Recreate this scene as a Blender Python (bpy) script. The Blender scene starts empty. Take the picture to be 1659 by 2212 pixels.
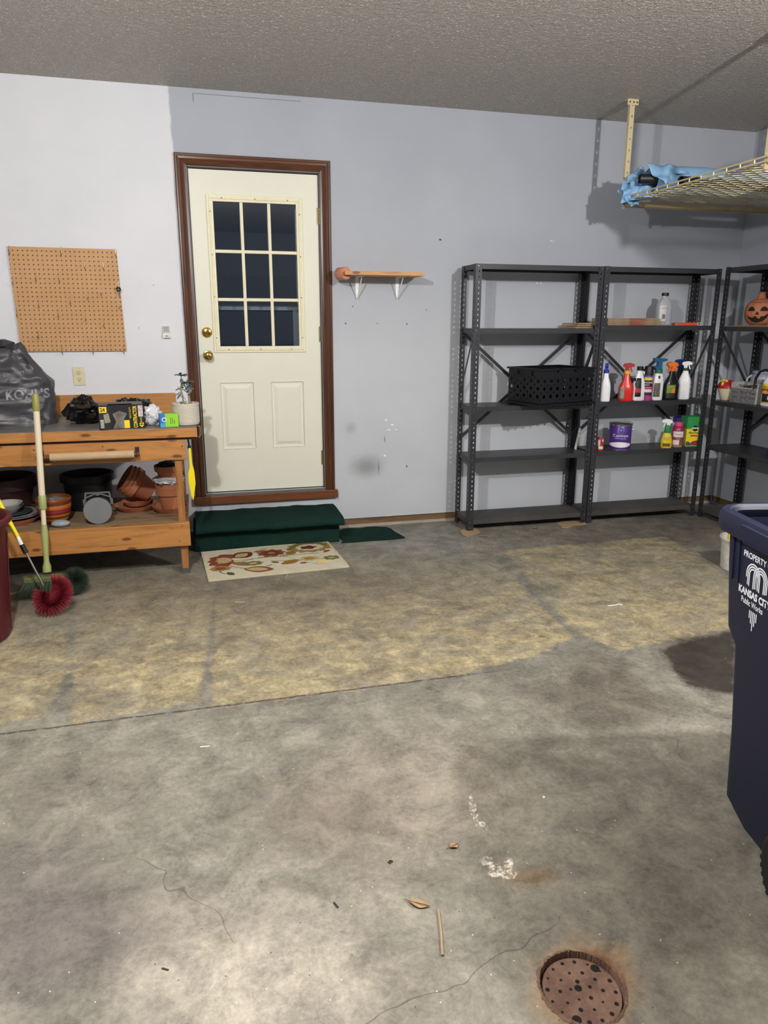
import bpy, bmesh, math, random
from mathutils import Vector, Matrix, noise
from mathutils.bvhtree import BVHTree
PI = math.pi
random.seed(7)
sc = bpy.context.scene
col = sc.collection

# ------------------------------------------------------------------ camera
CAM = Vector((-0.03926, -4.93681, 1.4412)); YAW = 0.25372; PITCH = -0.25741; ROLL = 0.00249; FPX = 1560.43
fwd = Vector((math.sin(YAW)*math.cos(PITCH), math.cos(YAW)*math.cos(PITCH), math.sin(PITCH)))
rt0 = Vector((math.cos(YAW), -math.sin(YAW), 0)); up0 = rt0.cross(fwd)
rt = rt0*math.cos(ROLL)+up0*math.sin(ROLL); up = -rt0*math.sin(ROLL)+up0*math.cos(ROLL)
cd = bpy.data.cameras.new('camera'); cam = bpy.data.objects.new('camera', cd); col.objects.link(cam)
cam.matrix_world = Matrix(((rt.x, up.x, -fwd.x, CAM.x), (rt.y, up.y, -fwd.y, CAM.y), (rt.z, up.z, -fwd.z, CAM.z), (0, 0, 0, 1)))
cd.sensor_fit = 'VERTICAL'; cd.sensor_height = 36.0; cd.sensor_width = 27.0; cd.lens = FPX*36.0/2212.0
cd.clip_start = 0.05
sc.camera = cam

# ------------------------------------------------------------------ world, lamps, exposure
w = bpy.data.worlds.new('night'); sc.world = w; w.use_nodes = True
w.node_tree.nodes['Background'].inputs[0].default_value = (0.02, 0.026, 0.04, 1)
w.node_tree.nodes['Background'].inputs[1].default_value = 0.5
def lamp(name, loc, power, colr, r):
    l = bpy.data.lights.new(name, 'POINT'); l.energy = power; l.color = colr; l.shadow_soft_size = r
    o = bpy.data.objects.new(name, l); o.location = loc; col.objects.link(o); return o
LAMP_L = (-0.5, -3.4, 2.39); LAMP_R = (2.35, -3.9, 2.40)
lamp('ceiling_bulb_light', LAMP_L, 128, (1.0, 0.97, 0.93), 0.045)
lamp('ceiling_bulb_light.001', LAMP_R, 140, (1.0, 0.97, 0.93), 0.045)
vs = sc.view_settings
vs.view_transform = 'Standard'; vs.look = 'None'; vs.gamma = 1.0; vs.use_curve_mapping = False
vs.exposure = 0.80

# ------------------------------------------------------------------ measuring helpers: where a sight line meets a real plane
def _ray(u, v): return fwd + rt*((u-829.5)/FPX) - up*((v-1106.0)/FPX)
def F(u, v, z=0.0): d = _ray(u, v); return CAM + d*((z-CAM.z)/d.z)
def W(u, v, y=0.0): d = _ray(u, v); return CAM + d*((y-CAM.y)/d.y)
def X(u, v, x): d = _ray(u, v); return CAM + d*((x-CAM.x)/d.x)

# ------------------------------------------------------------------ materials
def s2l(c):
    if isinstance(c, str): c = tuple(int(c[i:i+2], 16)/255 for i in (0, 2, 4))
    return tuple((x/12.92 if x <= 0.04045 else ((x+0.055)/1.055)**2.4) for x in c)+(1.0,)
class NT:
    def __init__(s, name):
        s.m = bpy.data.materials.new(name); s.m.use_nodes = True; s.t = s.m.node_tree
        s.b = s.t.nodes['Principled BSDF']; s.out = s.t.nodes['Material Output']
    def n(s, typ, **kw):
        nd = s.t.nodes.new(typ)
        for k, v in kw.items(): setattr(nd, k, v)
        return nd
    def l(s, a, b): s.t.links.new(a, b)
    def inp(s, sock, v):
        if hasattr(v, 'is_output') or isinstance(v, bpy.types.NodeSocket): s.l(v, sock)
        else: sock.default_value = v
    def math(s, op, a, b=None, c=None, clamp=False):
        nd = s.n('ShaderNodeMath', operation=op); nd.use_clamp = clamp
        s.inp(nd.inputs[0], a)
        if b is not None: s.inp(nd.inputs[1], b)
        if c is not None: s.inp(nd.inputs[2], c)
        return nd.outputs[0]
    def mix(s, f, a, b, mode='MIX'):
        nd = s.n('ShaderNodeMix', data_type='RGBA', blend_type=mode)
        s.inp(nd.inputs[0], f); s.inp(nd.inputs[6], a); s.inp(nd.inputs[7], b); return nd.outputs[2]
    def co(s, kind='Object'): return s.n('ShaderNodeTexCoord').outputs[kind]
    def noise(s, scale, detail=4, rough=0.55, dist=0.0, vec=None, out='Fac'):
        nd = s.n('ShaderNodeTexNoise'); nd.inputs['Scale'].default_value = scale; nd.inputs['Detail'].default_value = detail
        nd.inputs['Roughness'].default_value = rough; nd.inputs['Distortion'].default_value = dist
        if vec is not None: s.l(vec, nd.inputs['Vector'])
        return nd.outputs[out]
    def ramp(s, f, stops, interp='LINEAR'):
        nd = s.n('ShaderNodeValToRGB'); cr = nd.color_ramp; cr.interpolation = interp
        while len(cr.elements) < len(stops): cr.elements.new(0.5)
        for e, (p, c) in zip(cr.elements, stops): e.position = p; e.color = c if len(c) == 4 else tuple(c)+(1,)
        s.inp(nd.inputs[0], f); return nd.outputs[0]
    def rng(s, f, a, b, c=0.0, d=1.0, smooth=False):
        nd = s.n('ShaderNodeMapRange'); nd.interpolation_type = 'SMOOTHSTEP' if smooth else 'LINEAR'
        s.inp(nd.inputs[0], f); s.inp(nd.inputs[1], a); s.inp(nd.inputs[2], b); nd.inputs[3].default_value = c; nd.inputs[4].default_value = d
        return nd.outputs[0]
    def mapping(s, vec, loc=(0, 0, 0), rot=(0, 0, 0), scale=(1, 1, 1)):
        nd = s.n('ShaderNodeMapping'); s.l(vec, nd.inputs[0])
        nd.inputs[1].default_value = loc; nd.inputs[2].default_value = rot; nd.inputs[3].default_value = scale
        return nd.outputs[0]
    def bump(s, h, strength=0.3, dist=0.002):
        nd = s.n('ShaderNodeBump'); nd.inputs['Strength'].default_value = strength; nd.inputs['Distance'].default_value = dist
        s.l(h, nd.inputs['Height']); s.l(nd.outputs[0], s.b.inputs['Normal'])
    def fin(s, colr=None, rough=None, metal=None, spec=None):
        if colr is not None: s.inp(s.b.inputs['Base Color'], colr)
        if rough is not None: s.inp(s.b.inputs['Roughness'], rough)
        if metal is not None: s.b.inputs['Metallic'].default_value = metal
        if spec is not None: s.b.inputs['Specular IOR Level'].default_value = spec
        return s.m
_mats = {}
def M(colr, rough=0.5, metal=0.0, var=0.12, scale=14.0, bump=0.0, spec=0.5, name=None):
    key = (colr, rough, metal, var, scale, bump, spec)
    if key in _mats: return _mats[key]
    t = NT(name or 'surface_%s' % colr)
    c = s2l(colr); d = tuple(x*(1-var) for x in c[:3])+(1,); e = tuple(min(1, x*(1+var*0.6)) for x in c[:3])+(1,)
    nz = t.noise(scale, 5, 0.6, vec=t.co())
    t.fin(t.ramp(nz, [(0.3, d), (0.7, e)]), rough, metal, spec)
    if bump: t.bump(t.noise(scale*6, 4, vec=t.co()), bump, 0.002)
    _mats[key] = t.m; return t.m
def wood(name, base, dark, along='X', rough=0.5, ringscale=9, knots=True):
    t = NT(name); co = t.co()
    sc_ = {'X': (1.2, 14, 14), 'Y': (14, 1.2, 14), 'Z': (14, 14, 1.2)}[along]
    v = t.mapping(co, scale=sc_)
    g = t.noise(1.6, 6, 0.62, 1.4, vec=v)
    fine = t.noise(9, 3, 0.6, 0.4, vec=v)
    c = t.ramp(g, [(0.3, s2l(dark)), (0.48, s2l(base)), (0.72, tuple(min(1, x*1.15) for x in s2l(base)[:3])+(1,))])
    c = t.mix(t.rng(fine, 0.35, 0.75, 0.0, 0.35), c, s2l(dark))
    if knots:
        sp = t.n('ShaderNodeSeparateXYZ'); t.l(co, sp.inputs[0]); cb_ = t.n('ShaderNodeCombineXYZ')
        ax_, oth = {'X': (0, (1, 2)), 'Y': (1, (0, 2)), 'Z': (2, (0, 1))}[along]
        t.l(t.math('MULTIPLY', sp.outputs[ax_], 3.2), cb_.inputs[0]); t.l(t.math('MULTIPLY', t.math('ADD', sp.outputs[oth[0]], sp.outputs[oth[1]]), 9.0), cb_.inputs[1])
        vo = t.n('ShaderNodeTexVoronoi'); vo.voronoi_dimensions = '2D'; vo.inputs['Scale'].default_value = 1.0; t.l(cb_.outputs[0], vo.inputs['Vector'])
        k = t.rng(t.math('MULTIPLY_ADD', fine, 0.06, vo.outputs['Distance']), 0.075, 0.15, 1.0, 0.0, True)
        c = t.mix(t.math('MULTIPLY', k, 0.8), c, s2l('4a2410'))
    t.bump(g, 0.15, 0.002)
    return t.fin(c, rough)

# ------------------------------------------------------------------ mesh builder
class MB:
    def __init__(s): s.v = []; s.f = []; s.mi = []; s.mat = 0; s.T = Matrix()
    def add(s, vs_, fs):
        o = len(s.v); s.v += [s.T @ Vector(p) for p in vs_]
        for f in fs: s.f.append([i+o for i in f]); s.mi.append(s.mat)
        return s
    def box(s, a, b):
        x0, y0, z0 = [min(p, q) for p, q in zip(a, b)]; x1, y1, z1 = [max(p, q) for p, q in zip(a, b)]
        return s.add([(x0, y0, z0), (x1, y0, z0), (x1, y1, z0), (x0, y1, z0), (x0, y0, z1), (x1, y0, z1), (x1, y1, z1), (x0, y1, z1)],
                     [(0, 3, 2, 1), (4, 5, 6, 7), (0, 1, 5, 4), (1, 2, 6, 5), (2, 3, 7, 6), (3, 0, 4, 7)])
    def bar(s, p, q, wd, th, upv=(0, 0, 1)):       # flat bar between two points
        p = Vector(p); q = Vector(q); d = (q-p).normalized(); a = d.cross(Vector(upv))
        if a.length < 1e-4: a = d.cross(Vector((0, 1, 0)))
        a.normalize(); b = a.cross(d).normalized()
        a *= wd/2; b *= th/2
        return s.add([p-a-b, p+a-b, p+a+b, p-a+b, q-a-b, q+a-b, q+a+b, q-a+b],
                     [(0, 1, 2, 3), (7, 6, 5, 4), (0, 4, 5, 1), (1, 5, 6, 2), (2, 6, 7, 3), (3, 7, 4, 0)])
    def tube(s, pts, r, n=10, cap=True):
        pts = [Vector(p) for p in pts]; N = len(pts)
        rs = r if isinstance(r, (list, tuple)) else [r]*N
        vs_ = []; ref = None
        for i, p in enumerate(pts):
            d = (pts[min(i+1, N-1)]-pts[max(i-1, 0)]).normalized()
            if ref is None:
                ref = Vector((0, 0, 1)) if abs(d.z) < 0.9 else Vector((1, 0, 0))
            a = d.cross(ref).normalized(); b = a.cross(d).normalized(); ref = b
            for k in range(n):
                t = 2*PI*k/n; vs_.append(p+a*(rs[i]*math.cos(t))+b*(rs[i]*math.sin(t)))
        fs = [(i*n+k, i*n+(k+1) % n, (i+1)*n+(k+1) % n, (i+1)*n+k) for i in range(N-1) for k in range(n)]
        if cap: fs += [tuple(range(n)), tuple(range((N-1)*n, N*n))]
        return s.add(vs_, fs)
    def lathe(s, prof, n=28, sx=1.0, sy=1.0, ex=2.0, c=(0, 0, 0), capb=True, capt=True):   # prof: (radius, z); ex>2 squares the section
        vs_ = []
        for r, z in prof:
            for k in range(n):
                t = 2*PI*k/n; ct, st = math.cos(t), math.sin(t)
                x = math.copysign(abs(ct)**(2/ex), ct); y = math.copysign(abs(st)**(2/ex), st)
                vs_.append((c[0]+r*sx*x, c[1]+r*sy*y, c[2]+z))
        N = len(prof)
        fs = [(i*n+k, i*n+(k+1) % n, (i+1)*n+(k+1) % n, (i+1)*n+k) for i in range(N-1) for k in range(n)]
        if capb: fs.append(tuple(range(n-1, -1, -1)))
        if capt: fs.append(tuple(range((N-1)*n, N*n)))
        return s.add(vs_, fs)
    def prism(s, poly, h0, h1, ax='z'):
        def P(a, b, h): return {'z': (a, b, h), 'y': (a, h, b), 'x': (h, a, b)}[ax]
        n = len(poly)
        return s.add([P(a, b, h0) for a, b in poly]+[P(a, b, h1) for a, b in poly],
                     [tuple(range(n-1, -1, -1)), tuple(range(n, 2*n))]+[(i, (i+1) % n, n+(i+1) % n, n+i) for i in range(n)])
    def grid(s, nx, ny, fn):
        vs_ = [fn(i/nx, j/ny) for j in range(ny+1) for i in range(nx+1)]
        return s.add(vs_, [(j*(nx+1)+i, j*(nx+1)+i+1, (j+1)*(nx+1)+i+1, (j+1)*(nx+1)+i) for j in range(ny) for i in range(nx)])
    def ball(s, c, r, n=14, m=8, sq=(1, 1, 1)):
        return s.lathe([(max(1e-4, r*math.sin(PI*i/m)), -r*math.cos(PI*i/m)*sq[2]) for i in range(m+1)], n, sq[0], sq[1], c=c)
    def build(s, name, mat, parent=None, smooth=False, bevel=0, solid=0, world=False, seg=2, stuff=False, label=None, recalc=True):
        me = bpy.data.meshes.new(name); me.from_pydata([tuple(v) for v in s.v], [], s.f)
        mats = mat if isinstance(mat, (list, tuple)) else [mat]
        for m in mats: me.materials.append(m)
        if len(mats) > 1:
            for p, i in zip(me.polygons, s.mi): p.material_index = i
        if recalc:
            bm = bmesh.new(); bm.from_mesh(me); bmesh.ops.recalc_face_normals(bm, faces=bm.faces[:]); bm.to_mesh(me); bm.free()
        if smooth:
            for p in me.polygons: p.use_smooth = True
            if smooth != 'full': me.set_sharp_from_angle(angle=math.radians(smooth if smooth is not True else 40))
        o = bpy.data.objects.new(name, me); col.objects.link(o)
        if parent is not None:
            o.parent = parent
            if world: o.matrix_parent_inverse = wm(parent).inverted()
        if solid: md = o.modifiers.new('solid', 'SOLIDIFY'); md.thickness = solid
        if bevel: md = o.modifiers.new('bevel', 'BEVEL'); md.width = bevel; md.segments = seg; md.limit_method = 'ANGLE'; md.angle_limit = math.radians(50)
        if stuff: o['kind'] = 'stuff'
        if label: o['label'] = label
        return o
def wm(o):
    m = Matrix.LocRotScale(o.location, o.rotation_euler, o.scale)
    return (wm(o.parent) @ o.matrix_parent_inverse @ m) if o.parent else m
def tag(o, label, cat, group=None):
    o['label'] = label; o['category'] = cat
    if group: o['group'] = group
    return o
def thing(name, label, cat, loc=(0, 0, 0), rz=0.0, group=None, rot=None):
    o = bpy.data.objects.new(name, None); col.objects.link(o); o.empty_display_size = 0.05
    o.location = loc; o.rotation_euler = rot or (0, 0, rz); return tag(o, label, cat, group)
def struct(name, mb, mat, parent=None, **kw):
    o = mb.build(name, mat, parent, **kw)
    if parent is None: o['kind'] = 'structure'
    return o
def copy_tree(o, parent=None):
    c = o.copy(); col.objects.link(c); c.parent = parent
    if parent is not None: c.matrix_parent_inverse = o.matrix_parent_inverse
    for ch in list(o.children): copy_tree(ch, c)
    return c
def bvh_of(o):
    me = o.data; return BVHTree.FromPolygons([v.co.copy() for v in me.vertices], [tuple(p.vertices) for p in me.polygons])
def text(body, size, mat, parent, org, xd, yd, bvh=None, off=0.0008, name='lettering', ext=0.0, align='LEFT', sx=1.0, bold=0.0, xf=None):
    # flat lettering: org, xd (reading direction) and yd (up) are in the parent's own frame
    cu = bpy.data.curves.new(name, 'FONT'); cu.body = body; cu.size = size; cu.align_x = align; cu.extrude = ext; cu.offset = bold; cu.resolution_u = 3
    ob = bpy.data.objects.new(name, cu); col.objects.link(ob); bpy.context.view_layer.update()
    me = bpy.data.meshes.new_from_object(ob.evaluated_get(bpy.context.evaluated_depsgraph_get())); bpy.data.objects.remove(ob)
    xd = Vector(xd).normalized(); yd = Vector(yd).normalized(); nd = xd.cross(yd).normalized(); org = Vector(org)
    if bvh is not None:
        bm = bmesh.new(); bm.from_mesh(me); bmesh.ops.triangulate(bm, faces=bm.faces[:])
        bmesh.ops.subdivide_edges(bm, edges=[e for e in bm.edges if e.calc_length() > size*0.25], cuts=2); bm.to_mesh(me); bm.free()
    for v in me.vertices:
        p = org + xd*(v.co.x*sx) + yd*v.co.y + nd*(v.co.z+off)
        if xf: p = xf(p)
        if bvh is not None:
            h = bvh.ray_cast(p+nd*0.5, -nd)
            if h[0] is not None: p = h[0]+nd*off
        v.co = p
    me.materials.clear(); me.materials.append(mat); me.name = name
    o = bpy.data.objects.new(name, me); col.objects.link(o); o.parent = parent; return o
def patch(name, mat, parent, bvh, x0, x1, z0, z1, off=0.0007, n=10, d=(0, 1, 0)):
    # a paper label glued on the side of a body that faces -d
    d = Vector(d); xd = Vector((d.y, -d.x, 0)); mb = MB()
    def fn(a, b):
        p = xd*(x0+(x1-x0)*a)+Vector((0, 0, z0+(z1-z0)*b))
        h = bvh.ray_cast(p-d*0.6, d)
        return (h[0]-d*off) if h[0] is not None else p
    mb.grid(n, 6, fn); return mb.build(name, mat, parent, smooth='full', solid=0.0003, recalc=False)

WHITE = M('e9e8e4', 0.45, name='white_paint'); BLACK = M('121214', 0.45, name='black_plastic')

# ================================================================== THE ROOM
H = 2.785; RW = 4.036; LW = -3.1; BY = -7.2
DW = 0.80; DT = 0.315; DH = 2.03
# ---- floor
def floor_mat():
    t = NT('stained_concrete'); co = t.co(); sep = t.n('ShaderNodeSeparateXYZ'); t.l(co, sep.inputs[0]); x, y = sep.outputs[0], sep.outputs[1]
    n_big = t.noise(1.1, 5, 0.6, 0.6, vec=co); n_mid = t.noise(4.2, 7, 0.68, 0.5, vec=co); n_fine = t.noise(26, 8, 0.72, vec=co); n_grit = t.noise(160, 4, 0.7, vec=co)
    warp = t.noise(9, 6, 0.7, vec=co); warpc = t.math('SUBTRACT', warp, 0.5)
    base = t.ramp(n_mid, [(0.30, s2l('66645c')), (0.45, s2l('7c796f')), (0.57, s2l('8d8a7e')), (0.72, s2l('a09c8f'))])
    base = t.mix(t.rng(n_big, 0.35, 0.68, 0.0, 0.55), base, s2l('75726a'))
    base = t.mix(t.rng(n_fine, 0.42, 0.72, 0.0, 0.45), base, s2l('8c897e'))
    def blob(u, v, ru, rv, soft=0.6, k=1.0, edge=0.5):       # an ellipse on the floor given by its centre and two points on its outline
        c = F(u, v); a = F(u+ru, v)-c; b = F(u, v-rv)-c
        dx = t.math('SUBTRACT', x, c.x); dy = t.math('SUBTRACT', y, c.y)
        det = a.x*b.y-a.y*b.x
        p = t.math('ADD', t.math('MULTIPLY', dx, b.y/det), t.math('MULTIPLY', dy, -b.x/det))
        q = t.math('ADD', t.math('MULTIPLY', dx, -a.y/det), t.math('MULTIPLY', dy, a.x/det))
        r = t.math('SQRT', t.math('ADD', t.math('MULTIPLY', p, p), t.math('MULTIPLY', q, q)))
        r = t.math('MULTIPLY_ADD', warpc, edge*2.2, r)
        return t.rng(r, 1.0-soft, 1.0+soft*0.3, k, 0.0, True)
    def poly(pts, edge=0.12, soft=0.015, k=1.0):              # convex outline, clockwise as seen in the photo
        P = [F(*p) for p in pts]; m = None
        for i in range(len(P)):
            a, b = P[i], P[(i+1) % len(P)]; d = (b-a).normalized(); nx_, ny_ = d.y, -d.x
            dist = t.math('ADD', t.math('MULTIPLY', t.math('SUBTRACT', x, a.x), nx_), t.math('MULTIPLY', t.math('SUBTRACT', y, a.y), ny_))
            m = dist if m is None else t.math('MINIMUM', m, dist)
        m = t.math('MULTIPLY_ADD', warpc, edge, m); m = t.math('MULTIPLY_ADD', t.math('SUBTRACT', n_fine, 0.5), 0.07, m)
        return t.rng(m, -soft, soft, 0.0, k, True)
    c = base
    # darker worn zones, painted shade beside the cart, and lighter blooms in the slab
    for (u, v, ru, rv, soft, k, colr) in [
        (700, 1290, 420, 90, 0.9, 0.75, '6a6055'), (250, 1270, 330, 60, 0.9, 0.55, '7e7362'), (130, 2020, 360, 150, 0.8, 0.95, '68625f'), (60, 1880, 260, 110, .8, .6, '68625f'),
        (720, 1760, 220, 130, 0.9, 0.75, '686159'), (560, 1980, 330, 80, 0.8, 0.5, 'a19a8f'), (560, 2120, 330, 130, 0.7, 0.8, 'b3ac9f'),
        (1400, 1930, 330, 300, 0.8, 0.45, '676057'), (1310, 1510, 170, 75, 0.6, 0.65, '5f574e'), (1150, 1490, 180, 60, .9, .4, '66605a'), (1500, 1390, 130, 40, 0.8, 0.55, '5c5346'), (1300, 1450, 90, 40, .6, .4, '5f574e'),
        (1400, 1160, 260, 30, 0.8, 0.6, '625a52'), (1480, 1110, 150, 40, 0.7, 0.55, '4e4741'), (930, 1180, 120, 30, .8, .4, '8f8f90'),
        (900, 1700, 330, 160, .9, .45, '968c7f'), (1480, 1590, 130, 45, .6, .5, '958e84'), (150, 1700, 260, 90, .9, .35, '7a736b'), (900, 2130, 230, 120, .9, .35, '918a80')]:
        c = t.mix(blob(u, v, ru, rv, soft, k), c, s2l(colr))
    # yellow carpet-glue residue in sheets, with bare strips between them
    glue = t.ramp(t.noise(15, 10, 0.78, 0.5, vec=co), [(0.30, s2l('6e6656')), (0.44, s2l('968a6d')), (0.56, s2l('b0a380')), (0.75, s2l('c6bb98'))])
    z1 = poly([(-500, 1285), (140, 1290), (152, 1440), (95, 1545), (-500, 1660)], 0.10)
    z2 = poly([(165, 1285), (470, 1265), (448, 1400), (432, 1512), (155, 1566)], 0.08)
    z3 = poly([(465, 1285), (868, 1185), (1060, 1195), (1235, 1375), (1160, 1415), (975, 1462), (455, 1531)], 0.09)
    z4 = poly([(1085, 1188), (1440, 1158), (1600, 1265), (1600, 1352), (1340, 1408), (1240, 1362)], 0.10)
    z = t.math('MAXIMUM', t.math('MAXIMUM', z1, z2), t.math('MAXIMUM', z3, z4))
    patchy = t.math('MULTIPLY', t.rng(t.noise(2.6, 12, 0.78, 0.6, vec=co), 0.40, 0.54, 0.30, 1.0), t.rng(t.noise(7, 12, 0.8, 0.3, vec=t.mapping(co, rot=(0, 0, .3), scale=(.5, 1.3, 1))), 0.40, 0.52, 0.45, 1.0))
    strong = t.rng(y, -1.0, -1.9, 0.16, 1.0)
    strong = t.math('MAXIMUM', strong, t.math('MULTIPLY', z4, 0.75))
    c = t.mix(t.math('MULTIPLY', t.math('MULTIPLY', z, patchy), strong, clamp=True), c, glue)
    # scattered dark scabs inside the glue
    c = t.mix(t.math('MULTIPLY', z, t.rng(t.noise(12, 6, 0.7, 0.3, vec=t.mapping(co, scale=(0.6, 1.4, 1))), 0.63, 0.68, 0, 0.65)), c, s2l('4c463c'))
    c = t.mix(poly([(1425, 1402), (1500, 1378), (1590, 1362), (1590, 1500), (1482, 1482)], .10, .02, .92), c, s2l('332d29'))  # dark patch beside the cart, floor stain and shade painted as one
    # the long saw cut
    a, b = F(0, 1586), F(975, 1462); d = (b-a).normalized()
    ds = t.math('ADD', t.math('MULTIPLY', t.math('SUBTRACT', x, a.x), -d.y), t.math('MULTIPLY', t.math('SUBTRACT', y, a.y), d.x))
    ln = t.rng(t.math('ABSOLUTE', t.math('MULTIPLY_ADD', warpc, 0.018, ds)), 0.003, 0.009, 0.85, 0.0)
    ln = t.math('MULTIPLY', ln, t.math('MULTIPLY', t.rng(x, 1.0, 1.25, 1.0, 0.0), t.rng(n_fine, 0.40, 0.5)))
    c = t.mix(ln, c, s2l('3c3833'))
    # hairline cracks
    vo = t.n('ShaderNodeTexVoronoi'); vo.feature = 'DISTANCE_TO_EDGE'; vo.inputs['Scale'].default_value = 0.55
    wv = t.n('ShaderNodeVectorMath', operation='MULTIPLY_ADD'); t.l(t.noise(3.0, 3, 0.55, vec=co, out='Color'), wv.inputs[0]); wv.inputs[1].default_value = (0.35, 0.35, 0); t.l(co, wv.inputs[2])
    t.l(wv.outputs[0], vo.inputs['Vector'])
    cr = t.rng(vo.outputs['Distance'], 0.0004, 0.0013, 0.6, 0.0)
    cr = t.math('MULTIPLY', cr, t.rng(y, -2.6, -2.9)); cr = t.math('MULTIPLY', cr, t.rng(n_big, 0.48, 0.56))
    c = t.mix(cr, c, s2l('453f39'))
    # rust halo and pale ring around the drain
    c = t.mix(blob(1262, 2130, 128, 112, 0.55, 0.8, .5), c, s2l('a3845c'))
    c = t.mix(blob(1262, 2130, 100, 86, 0.30, 0.9, .35), c, s2l('6b4429'))
    c = t.mix(blob(1150, 1895, 70, 26, 0.8, 0.5), c, s2l('80603c'))
    # white chalky scars
    sp = t.rng(t.noise(38, 8, 0.85, vec=co), 0.49, 0.54)
    for (u, v, ru, rv) in [(1017, 1730, 5, 12), (1021, 1748, 8, 14), (1028, 1766, 6, 13), (1041, 1781, 13, 7), (1052, 1790, 5, 8), (1052, 1860, 16, 10), (1072, 1880, 20, 15), (1098, 1866, 12, 15), (1100, 1888, 20, 12)]:
        c = t.mix(t.math('MULTIPLY', blob(u, v, ru, rv, 0.25, 1.0, 0.9), sp), c, s2l('ded7c9'))
    tone = t.math('ADD', t.math('MULTIPLY', t.noise(7, 12, 0.76, 0.5, vec=co), 0.95), t.math('MULTIPLY', t.noise(55, 8, 0.8, vec=co), 0.62))
    tone = t.math('SUBTRACT', tone, 0.11)
    c = t.mix(1.0, c, t.ramp(tone, [(0.47, (.46, .46, .47)), (0.66, (.88, .88, .88)), (0.86, (1.32, 1.31, 1.29))]), 'MULTIPLY')
    # pale grit and white specks
    c = t.mix(t.rng(n_grit, 0.68, 0.74, 0, 0.35), c, s2l('d0c9bd'))
    c = t.mix(t.rng(n_grit, 0.30, 0.22, 0, 0.4), c, s2l('4b463f'))
    for sc_, thr, colr, seed in ((30, .07, 'd8d2c4', 0.0), (38, .10, '3c3732', 5.0)):
        vq = t.n('ShaderNodeTexVoronoi'); vq.voronoi_dimensions = '2D'; vq.inputs['Scale'].default_value = sc_; t.l(t.mapping(co, loc=(seed, seed, 0)), vq.inputs['Vector'])
        sq = t.n('ShaderNodeSeparateColor'); t.l(vq.outputs['Color'], sq.inputs[0])
        f_ = t.math('MULTIPLY', t.rng(vq.outputs['Distance'], thr*.6, thr, 1.0, 0.0), t.math('GREATER_THAN', sq.outputs[0], 0.972)); c = t.mix(t.math('MULTIPLY', f_, .7), c, s2l(colr))
    h = t.math('ADD', t.math('MULTIPLY', n_fine, 0.6), t.math('MULTIPLY', n_grit, 0.25))
    h = t.math('ADD', h, t.math('MULTIPLY', z, 0.5)); t.bump(h, 0.5, 0.004)
    return t.fin(c, t.rng(n_mid, 0.3, 0.7, 0.5, 0.75), spec=0.35)
DC = F(1257, 2133); DR = 0.088
mb = MB()
ring = [(DC.x+DR*1.06*math.cos(2*PI*k/48), DC.y+DR*1.06*math.sin(2*PI*k/48)) for k in range(48)]
# slab with a round well for the drain
bmf = bmesh.new(); outer = [bmf.verts.new(p) for p in [(LW, BY, 0), (RW, BY, 0), (RW, 0.16, 0), (LW, 0.16, 0)]]
inner = [bmf.verts.new((a, b, 0)) for a, b in ring]; low = [bmf.verts.new((a, b, -0.03)) for a, b in ring]
es = [bmf.edges.new((outer[i], outer[(i+1) % 4])) for i in range(4)]+[bmf.edges.new((inner[i], inner[(i+1) % 48])) for i in range(48)]
bmesh.ops.triangle_fill(bmf, use_beauty=True, edges=es)
for i in range(48): bmf.faces.new((inner[i], inner[(i+1) % 48], low[(i+1) % 48], low[i]))
bmf.faces.new(low)
bot = [bmf.verts.new((v.co.x, v.co.y, -0.12)) for v in outer]
for i in range(4): bmf.faces.new((outer[i], outer[(i+1) % 4], bot[(i+1) % 4], bot[i]))
bmf.faces.new(bot)
bmesh.ops.recalc_face_normals(bmf, faces=bmf.faces[:])
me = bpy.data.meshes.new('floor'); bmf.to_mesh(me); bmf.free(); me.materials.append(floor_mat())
fo = bpy.data.objects.new('floor', me); col.objects.link(fo); fo['kind'] = 'structure'

# ---- ceiling, sprayed popcorn texture
t = NT('popcorn_ceiling'); co = t.co()
n1 = t.noise(85, 4, 0.6, 0.3, vec=co); n2 = t.noise(38, 2, 0.5, vec=co)
hh = t.math('ADD', t.rng(n1, 0.42, 0.66), t.math('MULTIPLY', t.rng(n2, 0.4, 0.65), 0.5))
t.bump(hh, 1.0, 0.030)
ceil_m = t.fin(t.mix(t.rng(n1, 0.35, 0.65), s2l('d9d0c4'), s2l('f4ebe0')), 0.42)
struct('ceiling', MB().box((LW-.12, BY-.12, H), (RW+.12, 0.16, H+0.12)), ceil_m)

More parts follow.
